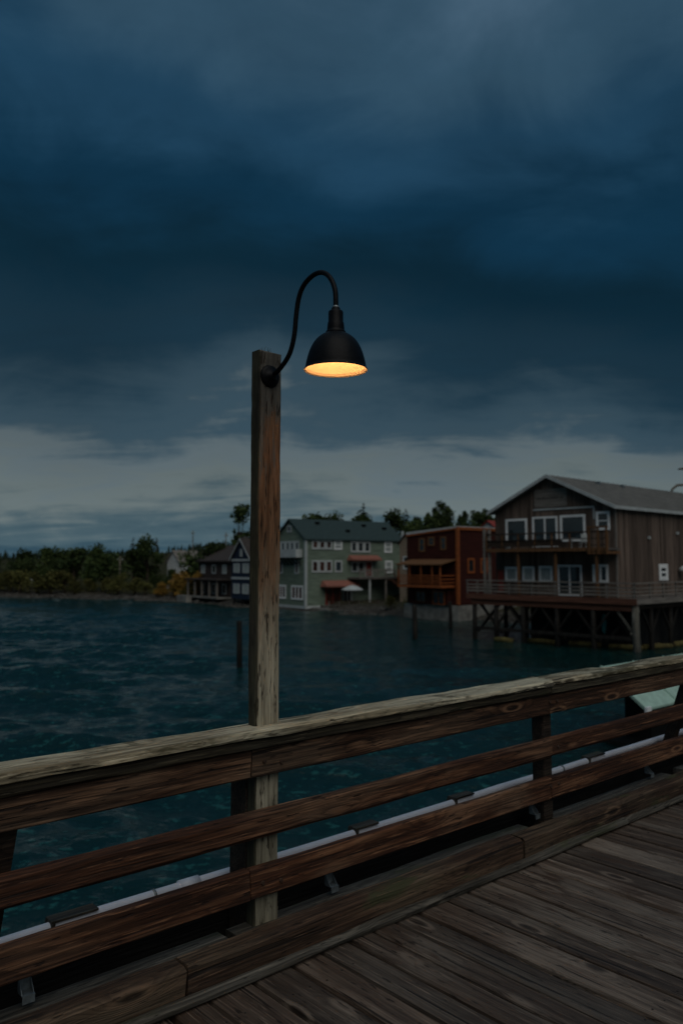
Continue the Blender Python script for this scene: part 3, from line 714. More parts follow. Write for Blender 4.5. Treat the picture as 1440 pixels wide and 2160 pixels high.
chair(barn, (-1.0, 8.5, 6.82), 1.2, 'dark patio chair alone under the far balcony window', 'darkpost')
chair(barn, (-1.0, 1.9, 6.82), 2.4, 'white patio chair on the barn balcony near the landing', 'offwhite')
tb = empty('patio_table', barn.matrix_basis @ Vector((-.9, 2.9, 6.82)), 0); tag(tb, 'small white round table on the barn balcony', 'table')
smooth(MB().lathe([(.001, .72), (.45, .72), (.46, .70), (.45, .68), (.001, .68)], 20)).build('tabletop', M['offwhite'], tb)
MB().tube([(0, 0, .0), (0, 0, .68)], .04, 8).build('leg', M['offwhite'], tb); smooth(MB().lathe([(.001, .05), (.25, .03), (.26, .0)], 16)).build('base', M['offwhite'], tb)
pt = empty('planter', barn.matrix_basis @ Vector((-1.35, 8.0, 6.82)), 0); tag(pt, 'small white planter at the balcony edge', 'planter')
smooth(MB().lathe([(.001, .0), (.16, .0), (.22, .42), (.2, .42), (.19, .36), (.001, .36)], 14)).build('pot', M['white'], pt)
m = MB()
for k in range(40):
    a_ = rnd.uniform(0, 6.28); q = rnd.uniform(.05, .25); m.bar((0, 0, .36), (q * math.cos(a_), q * math.sin(a_), .36 + rnd.uniform(.1, .3)), .05, .01)
m.build('foliage', M['leaf'], pt)

# ---- wharf deck on piles
wh = bframe('wharf_deck', (19.07, 51.75), 47.0); tag(wh, 'timber wharf deck with plank railing raised on piles over the water', 'wharf')
DZ = 3.37
m = MB(); y = 0
m.poly([(0, 0, DZ - .16), (46, 0, DZ - .16), (46, 13.7, DZ - .16), (0, 13.7, DZ - .16)], (0, 0, .16)); m.build('floor', M['wdeck'], wh)
MB().box(-.07, -.004, -.07, 13.75, DZ - .30, DZ + .10).build('fascia', M['fasciared'], wh)
MB().box(0, 46, -.07, -.004, DZ - .27, DZ + .06).build('fascia', M['wrail'], wh)
MB().box(.1, .4, .3, 13.4, DZ - .72, DZ - .165).build('cap_beam', M['fasciared'], wh)
MB().box(.5, 46, .3, .6, DZ - .62, DZ - .165).build('cap_beam', M['darkpost'], wh)
for k in range(8):
    y = .06 + k * 1.94; MB().box(-.02, .08, y, y + .1, DZ + .0, DZ + 1.06).build('rail_post', M['wrail'], wh)
for k in range(1, 14):
    MB().box(k * 1.95, k * 1.95 + .1, -.02, .08, DZ, DZ + 1.06).build('rail_post', M['wrail'], wh)
for k in range(5):
    x = 1.2 + k * 1.3; MB().box(x, x + .1, 13.62, 13.72, DZ, DZ + 1.06).build('rail_post', M['wrail'], wh)
for z, hgt in ((.26, .10), (.50, .09), (.74, .09)):
    MB().box(-.06, -.021, -.05, 13.7, DZ + z, DZ + z + hgt).build('rail', M['wrail'], wh)
    MB().box(-.02, 26, -.06, -.021, DZ + z, DZ + z + hgt).build('rail', M['wrail'], wh)
    MB().box(0, 6, 13.721, 13.76, DZ + z, DZ + z + hgt).build('rail', M['wrail'], wh)
MB().box(-.10, .12, -.1, 13.75, DZ + 1.062, DZ + 1.14).build('top_rail', M['wrail'], wh)
MB().box(.121, 26, -.1, .12, DZ + 1.062, DZ + 1.14).build('top_rail', M['wrail'], wh)
MB().box(2.1, 2.3, .9, 9.4, -1.5, DZ - .17).build('shade_wall', M['creosote'], wh)  # dark wall added to blacken the space under the deck
MB().box(2.31, 40, 1.2, 1.4, -1.5, DZ - .17).build('shade_wall', M['creosote'], wh)  # second added dark wall, blackening the long side under the deck
def pile(par, x, y, top, r=.17, mat='pile', lean=0):
    return smooth(MB().tube([(x + lean, y - lean * .5, -2.5), (x, y, top * .5), (x, y, top)], [r * 1.1, r, r * .92], 10)).build('pile', M[mat], par)
pile(wh, .26, .2, DZ - .2, .24, 'palepile', .12)
for k, y in enumerate((3.2, 6.0, 8.8, 11.2, 13.2)): pile(wh, .25, y, DZ - .73, .18, 'pile')
for k in range(1, 9): pile(wh, k * 2.9, .45, DZ - .63, .17, 'pile')
for k in range(0, 8):
    for y in (4.0, 8.0, 12.0): pile(wh, 2.6 + k * 2.8, y, DZ - .165, .16, 'pile')
for y, dirs in ((.2, (1,)), (3.2, (-1, 1)), (6.0, (-1, 1)), (8.8, (-1, 1)), (11.2, (-1, 1))):
    for s_ in dirs: MB().bar((.25, y + s_ * .1, 1.15), (.25, y + s_ * 1.25, DZ - .74), .13, .13).build('knee_brace', M['pile'] if y > 1 else M['palepile'], wh)
for k in range(0, 6):
    for s_ in (-1, 1):
        if k == 0 and s_ < 0: continue
        MB().bar((k * 2.9 + s_ * .1, .45, 1.1), (k * 2.9 + s_ * 1.3, .45, DZ - .64), .13, .13).build('knee_brace', M['pile'] if k else M['palepile'], wh)
for k in range(5):
    y = .4 + k * 2.7; MB().bar((1.0, y, .5), (1.0, y + 2.4, DZ - .3), .12, .2).build('cross_brace', M['pile'], wh); MB().bar((1.2, y + 2.4, .5), (1.2, y, DZ - .3), .12, .2).build('cross_brace', M['pile'], wh)
MB().box(.08, .24, .4, 13.3, .75, .98).build('wale', M['pile'], wh)
kb = smooth(MB().tube([(0, 0, .9), (0, .02, 1.1), (0, .04, 1.6), (0, .02, 2.1), (0, 0, 2.3)], [.03, .16, .2, .15, .03], 10)).build('kayak', M['teal'], None, wh.matrix_basis @ Vector((2.0, 3.4, 0)), 0)
tag(kb, 'teal kayak hung upright under the wharf deck', 'kayak')
# mossy logs afloat at the foot of the wharf
gl = NG('mossy_log'); vv = gl.obj(); nq = gl.noise(vv, 2.5, 5, .6)
M['log'] = gl.fin(gl.mix(gl.ss(nq, .35, .65), (.055, .045, .018), (.120, .105, .035)), .9, .2)
for k, (x, y, l_, a_, lab) in enumerate(((12.0, 59.4, 1.5, -40, 'short mossy log floating off the far end of the wharf'), (14.5, 58.3, 2.1, -38, 'mossy log floating between the wharf knee braces'), (17.1, 56.4, 2.2, -35, 'thick yellowish log floating beside the pale corner pile, water side'),
        (19.2, 54.3, 2.2, -30, 'mossy log nudging the pale corner pile of the wharf'), (21.6, 54.9, 2.4, 20, 'mossy log floating just past the pale corner pile'), (24.2, 56.8, 2.6, 35, 'mossy log lying along the barn side of the wharf'))):
    o = smooth(MB().tube([(-l_ / 2, 0, .05), (0, .03, .07), (l_ / 2, 0, .04)], [.2, .22, .18], 10)).build('floating_log', M['log'], None, (x, y, .05), R(a_)); tag(o, lab, 'log', 'logs floating at the wharf')

# ---- dark red building with orange trim
red = bframe('red_building', (11.7, 80.0), 48.0); tag(red, 'dark red boxy building with orange trim and an orange balcony', 'building')
m = MB(); m.poly([(0, 0, 1.55), (0, 7.0, 1.55), (0, 7.0, 8.75), (0, 0, 9.35)], (9.5, 0, 0)); m.build('wall', M['red'], red)
MB().box(-.12, 9.6, -.12, .0, 9.12, 9.42).build('cornice', M['orange'], red)
m = MB(); m.poly([(-.08, -.1, 9.36), (-.08, 7.05, 8.78), (-.08, 7.05, 9.05), (-.08, -.1, 9.5)], (9.6, 0, 0)); m.build('roof', M['offwhite'], red)
m = MB(); m.poly([(-.14, 0.1, 9.15), (-.14, 7.05, 8.58), (-.14, 7.05, 8.76), (-.14, 0.1, 9.33)], (.05, 0, 0)); m.build('fascia', M['orange'], red)
MB().box(-.15, .15, -.14, .16, 1.6, 9.34).build('corner_post', M['orange'], red)
MB().box(-.3, 9.5, -.2, 7.2, -.8, 1.5).build('foundation', M['concrete'], red)
for (a0, a1, z0, z1) in ((4.4, 5.26, 6.94, 8.4), (3.08, 3.99, 7.56, 8.5), (1.48, 2.29, 7.1, 8.5)): window(red, 'L', a0, a1, z0, z1, 1, 2, 'brownpost', 'glass', .15)
for (a0, a1) in ((1.49, 2.61), (3.58, 4.73)): window(red, 'R', a0, a1, 4.72, 6.28, 1, 1, 'orange', 'glass', .2)
bx = MB().box(-2.2, -.002, .4, 6.3, 3.3, 3.55).build('balcony', M['orange'], red)
m = MB(); m.poly([(-2.4, .2, 5.55), (.0, .2, 6.05), (.0, .2, 6.17), (-2.4, .2, 5.67)], (0, 6.2, 0)); m.build('porch_roof', M['brownpost'], bx)
for y in (.45, 1.5, 3.0, 4.6, 6.15): MB().box(-2.2, -2.06, y, y + .14, 3.55, 5.6).build('balcony_post', M['orange'], bx)
for z in (3.75, 3.98, 4.22, 4.46): MB().box(-2.26, -2.205, .4, 6.3, z, z + .1).build('balcony_rail', M['orange'], bx)
for z in (3.75, 4.1, 4.46): MB().box(-2.2, -.05, .36, .41, z, z + .1).build('balcony_rail', M['orange'], bx)
MB().box(-.6, -.002, .9, 6.1, 1.55, 3.29).build('lower_wall', M['red'], red)
window(red, 'L', 1.25, 2.9, 1.56, 2.95, 2, 1, 'orange', 'glass', .12, name='door', out=.6)
window(red, 'L', 3.8, 5.2, 1.75, 2.85, 2, 1, 'brownpost', 'glass', .08, out=.6)

# ---- narrow tan building between green and red
tan = bframe('tan_building', (8.7, 97.0), 52.0); tag(tan, 'narrow tan gabled building squeezed between green and red buildings', 'building')
MB().box(0, 8, 0, 2.4, .5, 8.2).build('wall', M['tan'], tan)
gable_roof(tan, 'brownroof', -.2, 8.3, 2.4, 8.2, 9.3, .2, .14)
m = MB(); m.poly([(0, 0, 8.2), (0, 2.4, 8.2), (0, 1.2, 9.25)], (8, 0, 0)); m.build('gable', M['tan'], tan)
window(tan, 'L', .6, 1.7, 5.0, 6.6, 1, 2, 'white', 'glass')

# ---- green building
gr = bframe('green_building', (-4.36, 97.0), 54.0); tag(gr, 'three storey green clapboard building with dark green roof and red awnings', 'building')
GW, GD, GE, GR_ = 7.0, 15.4, 8.78, 11.2
m = MB(); m.box(0, GD, 0, GW, .5, GE); m.build('wall', M['green'], gr)
m = MB(); m.poly([(0, 0, GE), (0, GW, GE), (0, GW / 2, GR_ - .05)], (GD, 0, 0)); m.build('gable', M['green'], gr)
lap = MB()
for k in range(45):
    z = .6 + k * .182; lap.poly([(0, -.002, z), (0, -.022, z), (0, -.003, z + .17)], (GD, 0, 0)); lap.poly([(-.002, 0, z), (-.022, 0, z), (-.003, 0, z + .17)], (0, GW, 0))
o = lap.build('clapboard', M['green'], gr); tag(o, kind='stuff')
grf = gable_roof(gr, 'groof', -.35, GD + .3, GW, GE, GR_, .3, .14)
for (x, y_) in ((3.2, 2.6), (7.0, 1.2), (10.5, 2.4), (13.6, 1.9)):
    z_ = GE + (GR_ - GE) * y_ / (GW / 2) + .14; MB().box(x, x + .5, y_ - .2, y_ + .2, z_, z_ + .28).build('roof_vent', M['black'], grf)
MB().box(-.16, .12, -.16, .12, .5, GE - .1).build('corner_board', M['offwhite'], gr)
MB().box(GD - .12, GD + .14, -.16, .12, .5, GE + 1.2).build('corner_board', M['offwhite'], gr)
m = MB(); m.box(-.10, GD, -.10, -.025, .2, .55); m.box(-.10, -.025, -.024, GW, .2, .55); m.build('skirting', M['offwhite'], gr)
MB().box(.2, GD - .2, .2, GW - .2, -1.0, .5).build('foundation', M['creosote'], gr)
for k in range(3): window(gr, 'R', .85 + k * 1.04, 1.85 + k * 1.04, 7.45, 8.6, 1, 1, 'offwhite', 'glassr', .22, out=.03)
window(gr, 'R', 4.2, 5.45, 7.42, 8.6, 1, 2, 'white', 'curtain', .2, out=.03)
for k in range(3): window(gr, 'R', 6.8 + k * 1.06, 7.84 + k * 1.06, 7.1, 8.55, 1, 1, 'offwhite', 'glass', .22, out=.03)
window(gr, 'R', 12.3, 13.6, 7.1, 8.55, 1, 2, 'white', 'curtain', .2, out=.03)
for k in range(3): window(gr, 'R', .85 + k * 1.04, 1.85 + k * 1.04, 4.6, 6.1, 1, 1, 'offwhite', 'glassr', .2, out=.03)
window(gr, 'R', 4.3, 5.46, 4.6, 6.08, 1, 1, 'offwhite', 'glass', .2, out=.03)
for k in range(2): window(gr, 'R', 6.9 + k * 1.05, 7.9 + k * 1.05, 4.6, 5.95, 1, 1, 'offwhite', 'glass', .16, out=.03)
window(gr, 'R', 9.1, 10.3, 4.0, 6.0, 1, 1, 'offwhite', 'redpaint', .14, name='door', out=.03)
window(gr, 'R', 12.4, 13.65, 4.4, 6.05, 1, 2, 'white', 'curtain', .2, out=.03)
def awning(par, x0, x1, zt, zb, out):
    m = MB(); m.poly([(x0 + .3, -.03, zt), (x0, -out, zb), (x0, -out, zb - .18), (x0, -.03, zb - .18)], (x1 - x0, 0, 0)); return m.build('awning', M['awning'], par)
awning(gr, 6.2, 10.9, 6.75, 6.25, 1.3); awning(gr, 2.1, 7.2, 3.6, 3.0, 1.5)
# entrance under the lower awning, terrace and balcony
window(gr, 'R', 2.9, 5.2, .6, 2.7, 2, 1, 'redpaint', 'glassr', .16, name='door', out=.03)
window(gr, 'R', 5.6, 6.9, .6, 2.6, 2, 1, 'offwhite', 'glass', .14, out=.03)
bb = MB().box(6.3, 16.2, -2.6, -.03, 3.75, 3.95).build('balcony', M['wdeck'], gr)
for x in np.linspace(6.35, 16.1, 8): MB().box(x - .06, x + .06, -2.58, -2.46, 3.95, 4.9).build('balcony_post', M['wrail'], bb)
for z in (4.1, 4.4, 4.7, 4.9): MB().box(6.3, 16.2, -2.62, -2.581, z, z + .09).build('balcony_rail', M['wrail'], bb)
for x in (8.0, 10.6, 13.2, 15.9): MB().box(x - .1, x + .1, -2.5, -2.3, .3, 3.74).build('balcony_column', M['offwhite'] if x < 9 else M['wrail'], bb)
st = MB()
for k in range(12): st.box(10.6 + k * .33, 10.93 + k * .33, -3.8, -2.7, 3.6 - k * .27, 3.66 - k * .27)
st.bar((10.6, -3.82, 4.5), (14.6, -3.82, 1.3), .06, .1); st.bar((10.6, -3.82, 3.55), (14.6, -3.82, .35), .06, .2)
st.build('stair', M['fasciared'], bb)
te = MB().box(.8, 17.5, -3.6, -.12, .12, .32).build('terrace', M['concrete'], gr)
for x in np.linspace(1.0, 8.5, 6): MB().box(x - .05, x + .05, -3.55, -3.45, .32, 1.25).build('terrace_post', M['wrail'], te)
for z in (.55, .85, 1.15): MB().box(.95, 8.6, -3.59, -3.551, z, z + .09).build('terrace_rail', M['darkpost'], te)
# left gable: balcony box, windows, brackets
window(gr, 'L', 3.15, 4.2, 9.6, 10.5, 1, 1, 'offwhite', 'glass', .2, out=.03)
for k in range(5): window(gr, 'L', 1.4 + k * 1.08, 2.4 + k * 1.08, 7.2, 8.5, 1, 1, 'offwhite', 'glass', .22, out=.03)
vb = MB().box(-1.0, -.03, .7, 6.8, 6.45, 7.45).build('balcony', M['offwhite'], gr)
for k in range(7): MB().bar((-.95, 1.0 + k * .9, 6.40), (-.06, 1.0 + k * .9, 5.5), .1, .14).build('bracket', M['creosote'], vb)
for (a0, a1) in ((1.45, 2.4), (5.2, 6.2)): window(gr, 'L', a0, a1, 4.4, 6.1, 1, 1, 'offwhite', 'glassr', .2, out=.03)
for (a0, a1, nx) in ((.5, 3.15, 3), (4.4, 6.6, 3)): window(gr, 'L', a0, a1, 1.25, 3.0, nx, 1, 'white', 'glassr', .2, out=.03)
# white parasol on the terrace
um = empty('parasol', gr.matrix_basis @ Vector((5.3, -2.4, .32)), 0); tag(um, 'white parasol open on the terrace of the green building', 'parasol')
cn = MB(); n = 10
for r_, z_ in ((.02, 2.75), (.7, 2.55), (1.35, 2.2), (1.35, 2.1)):
    for j in range(n): a_ = 2 * math.pi * j / n; cn.v.append((r_ * math.cos(a_), r_ * math.sin(a_), z_))
for k in range(3):
    for j in range(n): cn.f.append((k * n + j, k * n + (j + 1) % n, (k + 1) * n + (j + 1) % n, (k + 1) * n + j))
cn.build('canopy', M['offwhite'], um); MB().tube([(0, 0, 0), (0, 0, 2.74)], .03, 8).build('pole', M['offwhite'], um)
MB().box(-.25, .25, -.25, .25, 0, .1).build('base', M['concrete'], um)

# ---- navy gabled house and brown house
bl = bframe('navy_house', (-11.8, 104.0), 50.0); tag(bl, 'narrow navy gabled house with pale window bands standing on posts', 'house')
BWd = 4.7
MB().box(0, 8, 0, BWd, 1.0, 6.3).build('wall', M['blue'], bl)
m = MB(); m.poly([(0, 0, 6.3), (0, BWd, 6.3), (0, BWd / 2, 8.85)], (8, 0, 0)); m.build('gable', M['blue'], bl)
gable_roof(bl, 'brownroof', -.3, 8.2, BWd, 6.3, 8.9, .2, .12, trim='offwhite')
for z in (6.0, 3.6): wbox(MB(), 'L', 0, BWd, .01, .1, z, z + .28).build('trim_band', M['offwhite'], bl)
for z0, z1 in ((4.45, 5.7), (1.7, 3.0)):
    for a0 in (.5, 2.7): window(bl, 'L', a0, a0 + 1.45, z0, z1, 1, 1, 'offwhite', 'curtain', .12, out=.01)
window(bl, 'L', 2.1, 2.6, 6.6, 7.6, 1, 1, 'offwhite', 'curtain', .08, out=.01)
MB().box(-.1, -.001, -.12, .02, 1, 6.2).build('corner_board', M['offwhite'], bl)
for x in (.3, 2.6, 5):
    for y in (.3, 2.3, 4.4): pile(bl, x, y, 1.0, .16)
br = bframe('brown_house', (-15.6, 112.0), 55.0); tag(br, 'dark brown shingled house with white porch columns at the water edge', 'house')
MB().box(0, 8, -.6, 10.5, .9, 6.2).build('wall', M['brown'], br)
m = MB(); m.poly([(-.5, -.9, 5.9), (4, -.9, 8.2), (8.5, -.9, 5.9), (8.5, -.9, 6.1), (4, -.9, 8.4), (-.5, -.9, 6.1)], (0, 11.8, 0)); brf = m.build('roof', M['brownroof'], br)
MB().box(3.6, 4.4, 3.0, 3.9, 8.0, 9.6).build('chimney', M['rock'], brf)
m = MB(); m.poly([(0, -.6, 6.1), (8, -.6, 6.1), (4, -.6, 8.2)], (0, 11.1, 0)); m.build('gable', M['brown'], br)
pr = MB().box(-2.2, -.002, -.4, 10.2, .75, .95).build('porch', M['concrete'], br)
for k in range(5): MB().box(-2.15, -1.9, k * 2.4, k * 2.4 + .25, .95, 3.3).build('porch_column', M['wrail'], pr)
MB().box(-2.35, -.002, -.5, 10.3, 3.31, 3.5).build('porch_roof', M['brownroof'], pr)
for a0, gl_ in ((1.2, 'curtain'), (4.6, 'glass'), (8.2, 'curtain')):
    window(br, 'L', a0, a0 + 1.3, 4.2, 5.5, 1, 1, 'offwhite', gl_, .14)
    window(br, 'L', a0, a0 + 1.3, 1.3, 2.8, 1, 1, 'offwhite', 'glass', .12)
MB().box(-3.2, -2.3, 7.8, 11.2, .0, 1.0).build('sea_wall', M['concrete'], br)

# ---- white house on the hillside, red-roofed house up the hill, beach kiosk
def small_house(name, lab, C, al, w, d, z, eave, ridge, wall, roof, face='L'):
    h_ = bframe(name, C, al, z); tag(h_, lab, 'house')
    MB().box(0, d, 0, w, -1.5, eave).build('wall', M[wall], h_)
    m = MB(); m.poly([(0, 0, eave), (0, w, eave), (0, w / 2, ridge)], (d, 0, 0)); m.build('gable', M[wall], h_)
    gable_roof(h_, roof, -.3, d + .3, w, eave, ridge, .3, .16)
    window(h_, 'L', w * .2, w * .4, eave * .35, eave * .75, 1, 1, 'white', 'glass', .1); window(h_, 'L', w * .6, w * .8, eave * .35, eave * .75, 1, 1, 'white', 'glass', .1)
    window(h_, 'R', d * .3, d * .5, eave * .35, eave * .75, 1, 1, 'white', 'glass', .1)
    return h_
small_house('hillside_house', 'white house half hidden by trees on the hillside', (-28.3, 139), 40, 3.4, 5, 1.6, 4.4, 6.2, 'hwhite', 'wrail')
small_house('hilltop_house', 'white house with red roof on the hill behind the barn', (23.4, 118), 50, 4, 7, 7.0, 3.6, 5.0, 'hwhite', 'redpaint')
hk = empty('beach_kiosk', (-54.6, 139.5, .5), R(30)); hk.scale = (.75, .75, .8); tag(hk, 'small pale kiosk with tall white panel on the far beach', 'kiosk')
MB().box(-.8, .8, -.8, .8, -.5, 1.3).build('wall', M['wrail'], hk); MB().box(.1, .7, -.7, -.2, 1.3, 3.1).build('panel', M['offwhite'], hk)
MB().box(-1.0, .05, -1.0, 1.0, 1.3, 1.45).build('roof', M['galv'], hk)

# ---- utility poles
def upole(x, y, h_, lab, mat='darkpost'):
    z = float(hill(np.array([x]), np.array([y]))[0]); o = empty('utility_pole', (x, y, z - .3)); tag(o, lab, 'utility pole')
    smooth(MB().tube([(0, 0, 0), (0, 0, h_)], [.17, .11], 8)).build('pole', M[mat], o)
    MB().box(-.45, .45, -.05, .05, h_ - .75, h_ - .62).build('crossarm', M[mat], o)
    for x_ in (-.4, 0, .4): smooth(MB().lathe([(.001, .2), (.05, .18), (.06, .0)], 8, (x_, 0, h_ - .6))).build('insulator', M['offwhite'], o)
upole(-37.3, 134.0, 6.2, 'pale wooden utility pole standing among the shore bushes', 'bare')
upole(-33.7, 180.0, 9.6, 'tall dark utility pole on the skyline beside the white house', 'palepile')
upole(-46.5, 200.0, 8.6, 'short dark utility pole rising from the far treeline')
upole(-24.0, 165.0, 8.4, 'dark utility pole behind the brown house roof', 'palepile')

# ---- pilings standing in the water
for (x, y, h_, lab, r_) in ((-5.6, 44.1, 2.65, 'lone weathered piling in open water behind the lamp post', .15), (5.62, 61.3, 2.6, 'lone weathered piling in the water before the red building', .19), (9.6, 70.5, 2.4, 'dark piling near the beach beside the wharf corner', .16)):
    o = smooth(MB().tube([(.03, 0, -3), (0, 0, 1.0), (-.03, .01, h_ - .1), (-.03, .01, h_)], [r_ * 1.1, r_ * 1.02, r_ * .95, r_ * .7], 12)).build('piling', M['pile'], None, (x, y, 0)); tag(o, lab, 'piling')

# ---- float shed roof below the railing
A = Vector((9.02, 24.0, 1.44)); fs = empty('float_shed', (A.x, A.y, 0), PH); tag(fs, 'low float shed with pale green sheet roof moored beyond the railing', 'shed')
MB().box(2.2, 7.8, 1.0, 1.9, .1, 1.9).build('wall', M['creosote'], fs)
m = MB(); m.poly([(0, 0, 1.44), (0, 1.45, 2.54), (0, 1.45, 2.60), (0, 0, 1.50)], (8, 0, 0)); m.poly([(0, 2.9, 1.44), (0, 1.451, 2.54), (0, 1.451, 2.60), (0, 2.9, 1.5)], (8, 0, 0)); fr = m.build('roof', M['palegreen'], fs)
for x in (0, 1.98, 4.0, 6.0): MB().bar((x + .02, -.02, 1.515), (x + .02, 1.45, 2.62), .06, .04).build('roof_rib', M['palegreen'], fr)
MB().box(-.05, .22, -.08, .0, 1.38, 1.56).build('eave_cap', M['white'], fr)
MB().box(1.2, 8.2, .7, 2.2, -.15, .12).build('float', M['creosote'], fs)

# ------------------------------------------------------------------ vegetation
def crown_mesh(name, mat, h_, r_, n, leaf, seed, base=.22, lobes=9, squash=1.0):
    r = np.random.RandomState(seed); m = MB()
    cs = []
    for k in range(lobes):
        a_ = r.rand() * 6.28; u = r.rand(); zz_ = base + (1 - base) * (.15 + .75 * u)
        rr = r_ * (.62 * math.sqrt(r.rand())) * (1.15 - .6 * u)
        cs.append((rr * math.cos(a_), rr * math.sin(a_), zz_ * h_ * .93, r_ * r.uniform(.34, .6) * (1.1 - .35 * u)))
    for k in range(n):
        c = cs[r.randint(lobes)]; d = r.randn(3); d /= np.linalg.norm(d); q = c[3] * (r.rand() ** .45) * r.uniform(.8, 1.12)
        p = Vector((c[0] + d[0] * q, c[1] + d[1] * q, c[2] + d[2] * q * .8 * squash))
        if p.z < h_ * .06: continue
        nrm = Vector(d * .6 + r.randn(3) * .6).normalized(); t1 = nrm.orthogonal().normalized(); t2 = nrm.cross(t1); a_ = r.rand() * 6.28
        e1 = (t1 * math.cos(a_) + t2 * math.sin(a_)) * leaf * r.uniform(.6, 1.3); e2 = (t2 * math.cos(a_) - t1 * math.sin(a_)) * leaf * r.uniform(.5, 1.0)
        b = len(m.v); m.v += [tuple(p - e1), tuple(p - e2 * .6), tuple(p + e1), tuple(p + e2 * .7 + nrm * leaf * .2)]; m.f.append((b, b + 1, b + 2, b + 3))
    tr = MB(); tr.tube([(0, 0, -.6), (.05, 0, h_ * .3), (0, .08, h_ * .62)], [r_ * .075 + .05, r_ * .055 + .03, .03], 7)
    for c in cs: tr.tube([(.03, .02, h_ * .28), (c[0] * .6, c[1] * .6, c[2] * .75), (c[0], c[1], c[2])], [.06, .04, .015], 5)
    return m.mesh(name, M[mat]), smooth(tr).mesh(name + '_trunk', M['trunk'])
def conifer_mesh(name, mat, h_, r_, n, seed, bare=.15, irr=.35):
    r = np.random.RandomState(seed); m = MB(); tr = MB()
    tr.tube([(0, 0, -.6), (0, 0, h_ * .5), (.02, 0, h_ * .97)], [h_ * .018 + .03, h_ * .011 + .02, .012], 7)
    z = h_ * bare
    while z < h_ * .97:
        u = (z / h_ - bare) / (1 - bare); rr = r_ * (1 - u) ** .8 + .12
        for k in range(max(4, int(7 * (1 - u) + 3))):
            a_ = r.rand() * 6.28; L = rr * r.uniform(1 - irr, 1 + irr * .6); dz = -L * r.uniform(.1, .4)
            tr.tube([(0, 0, z), (L * .8 * math.cos(a_), L * .8 * math.sin(a_), z + dz * .7)], [.03, .008], 4)
            for q in range(n):
                f = r.uniform(.2, 1.0); p = Vector((L * f * math.cos(a_), L * f * math.sin(a_), z + dz * f * f)) + Vector(r.randn(3) * .09 * (rr + .3) * (1, 1, .6))
                s_ = r.uniform(.14, .30) * (.5 + .4 * rr); d1 = Vector((math.cos(a_ + r.randn() * .5), math.sin(a_ + r.randn() * .5), -.35)) * s_; d2 = Vector((-math.sin(a_), math.cos(a_), r.randn() * .5)) * s_ * .5
                b = len(m.v); m.v += [tuple(p - d1), tuple(p - d2), tuple(p + d1), tuple(p + d2)]; m.f.append((b, b + 1, b + 2, b + 3))
        z += h_ * r.uniform(.025, .05) + .08
    return m.mesh(name, M[mat]), smooth(tr).mesh(name + '_trunk', M['trunk'])
PROT = {}
for k in range(3):
    PROT['leaf', k] = crown_mesh('crown_broad', 'leaf', 6.0, 2.9, 1500, .22, 10 + k)
    PROT['olive', k] = crown_mesh('crown_olive', 'olive', 3.6, 2.3, 1100, .17, 20 + k, base=.1, lobes=10)
    PROT['conifer', k] = conifer_mesh('crown_conifer', 'needle', 9.0, 2.1, 8, 40 + k)
    PROT['pine', k] = conifer_mesh('crown_pine', 'needle', 8.5, 2.5, 11, 60 + k, bare=.38, irr=.75)
    PROT['poplar', k] = crown_mesh('crown_poplar', 'leaf', 7.0, 1.25, 1100, .19, 70 + k, lobes=11, squash=1.7)
PROT['amber', 0] = crown_mesh('crown_amber', 'amber', 4.0, 2.6, 1500, .17, 31, base=.08, lobes=12)
PROT['amber', 1] = crown_mesh('crown_amber', 'amber', 3.2, 2.2, 1200, .16, 33, base=.06, lobes=10)
HREF = {'leaf': 6.0, 'olive': 3.6, 'conifer': 9.0, 'pine': 8.5, 'poplar': 7.0, 'amber': 4.0}
NAME = {'leaf': 'broadleaf_tree', 'olive': 'shore_bush', 'conifer': 'conifer_tree', 'pine': 'pine_tree', 'poplar': 'poplar_tree', 'amber': 'amber_bush'}
cnt = {}
def tree(kind, x, y, top, label, group=None, wide=1.0, z=None):
    """a tree whose tip stands at height top above the water"""
    if z is None: z = float(hill(np.array([float(x)]), np.array([float(y)]))[0])
    k = cnt.get(kind, 0); cnt[kind] = k + 1; nv = len([q for q in PROT if q[0] == kind]); cm, tm = PROT[kind, k % nv]
    o = empty(NAME[kind], (x, y, z), rnd.uniform(0, 6.28)); s_ = max(.3, (top - z) / HREF[kind]); o.scale = (s_ * wide, s_ * wide, s_)
    link(bpy.data.objects.new('crown', cm), o); link(bpy.data.objects.new('trunk', tm), o)
    tag(o, label, 'bush' if kind in ('olive', 'amber') else 'tree', group); return o
# shoreline bushes and trees on the far left bank
G1, G2, G3 = 'olive bushes along the far beach', 'broadleaf trees on the far bank', 'dark conifers above the far bank'
for k in range(19):
    x = -72 + k * 2.75 + rnd.uniform(-.8, .8); y = float(shore(x)) + rnd.uniform(2.4, 5.5)
    tree('olive', x, y, rnd.uniform(2.8, 4.8), 'olive green bush on the bank just above the far beach', G1, rnd.uniform(.9, 1.3))
for k in range(20):
    x = -78 + k * 3.1 + rnd.uniform(-1, 1); y = float(shore(x)) + rnd.uniform(7, 20)
    tree('leaf', x, y, rnd.uniform(4.6, 5.6) if -33.5 < x < -23 else float(np.interp(x, [-78, -45, -22], [7.6, 9.4, 10.6])) + rnd.uniform(-1.3, 1.2), 'dark broadleaf tree behind the olive bushes of the far bank', G2, rnd.uniform(.8, 1.15))
for k in range(10):
    x = -96 + k * 7.2 + rnd.uniform(-1.5, 1.5); y = float(shore(x)) + rnd.uniform(38, 60)
    tree('conifer', x, y, rnd.uniform(6.6, 8.6), 'dark conifer standing behind the far bank trees', G3, rnd.uniform(.75, 1.1))
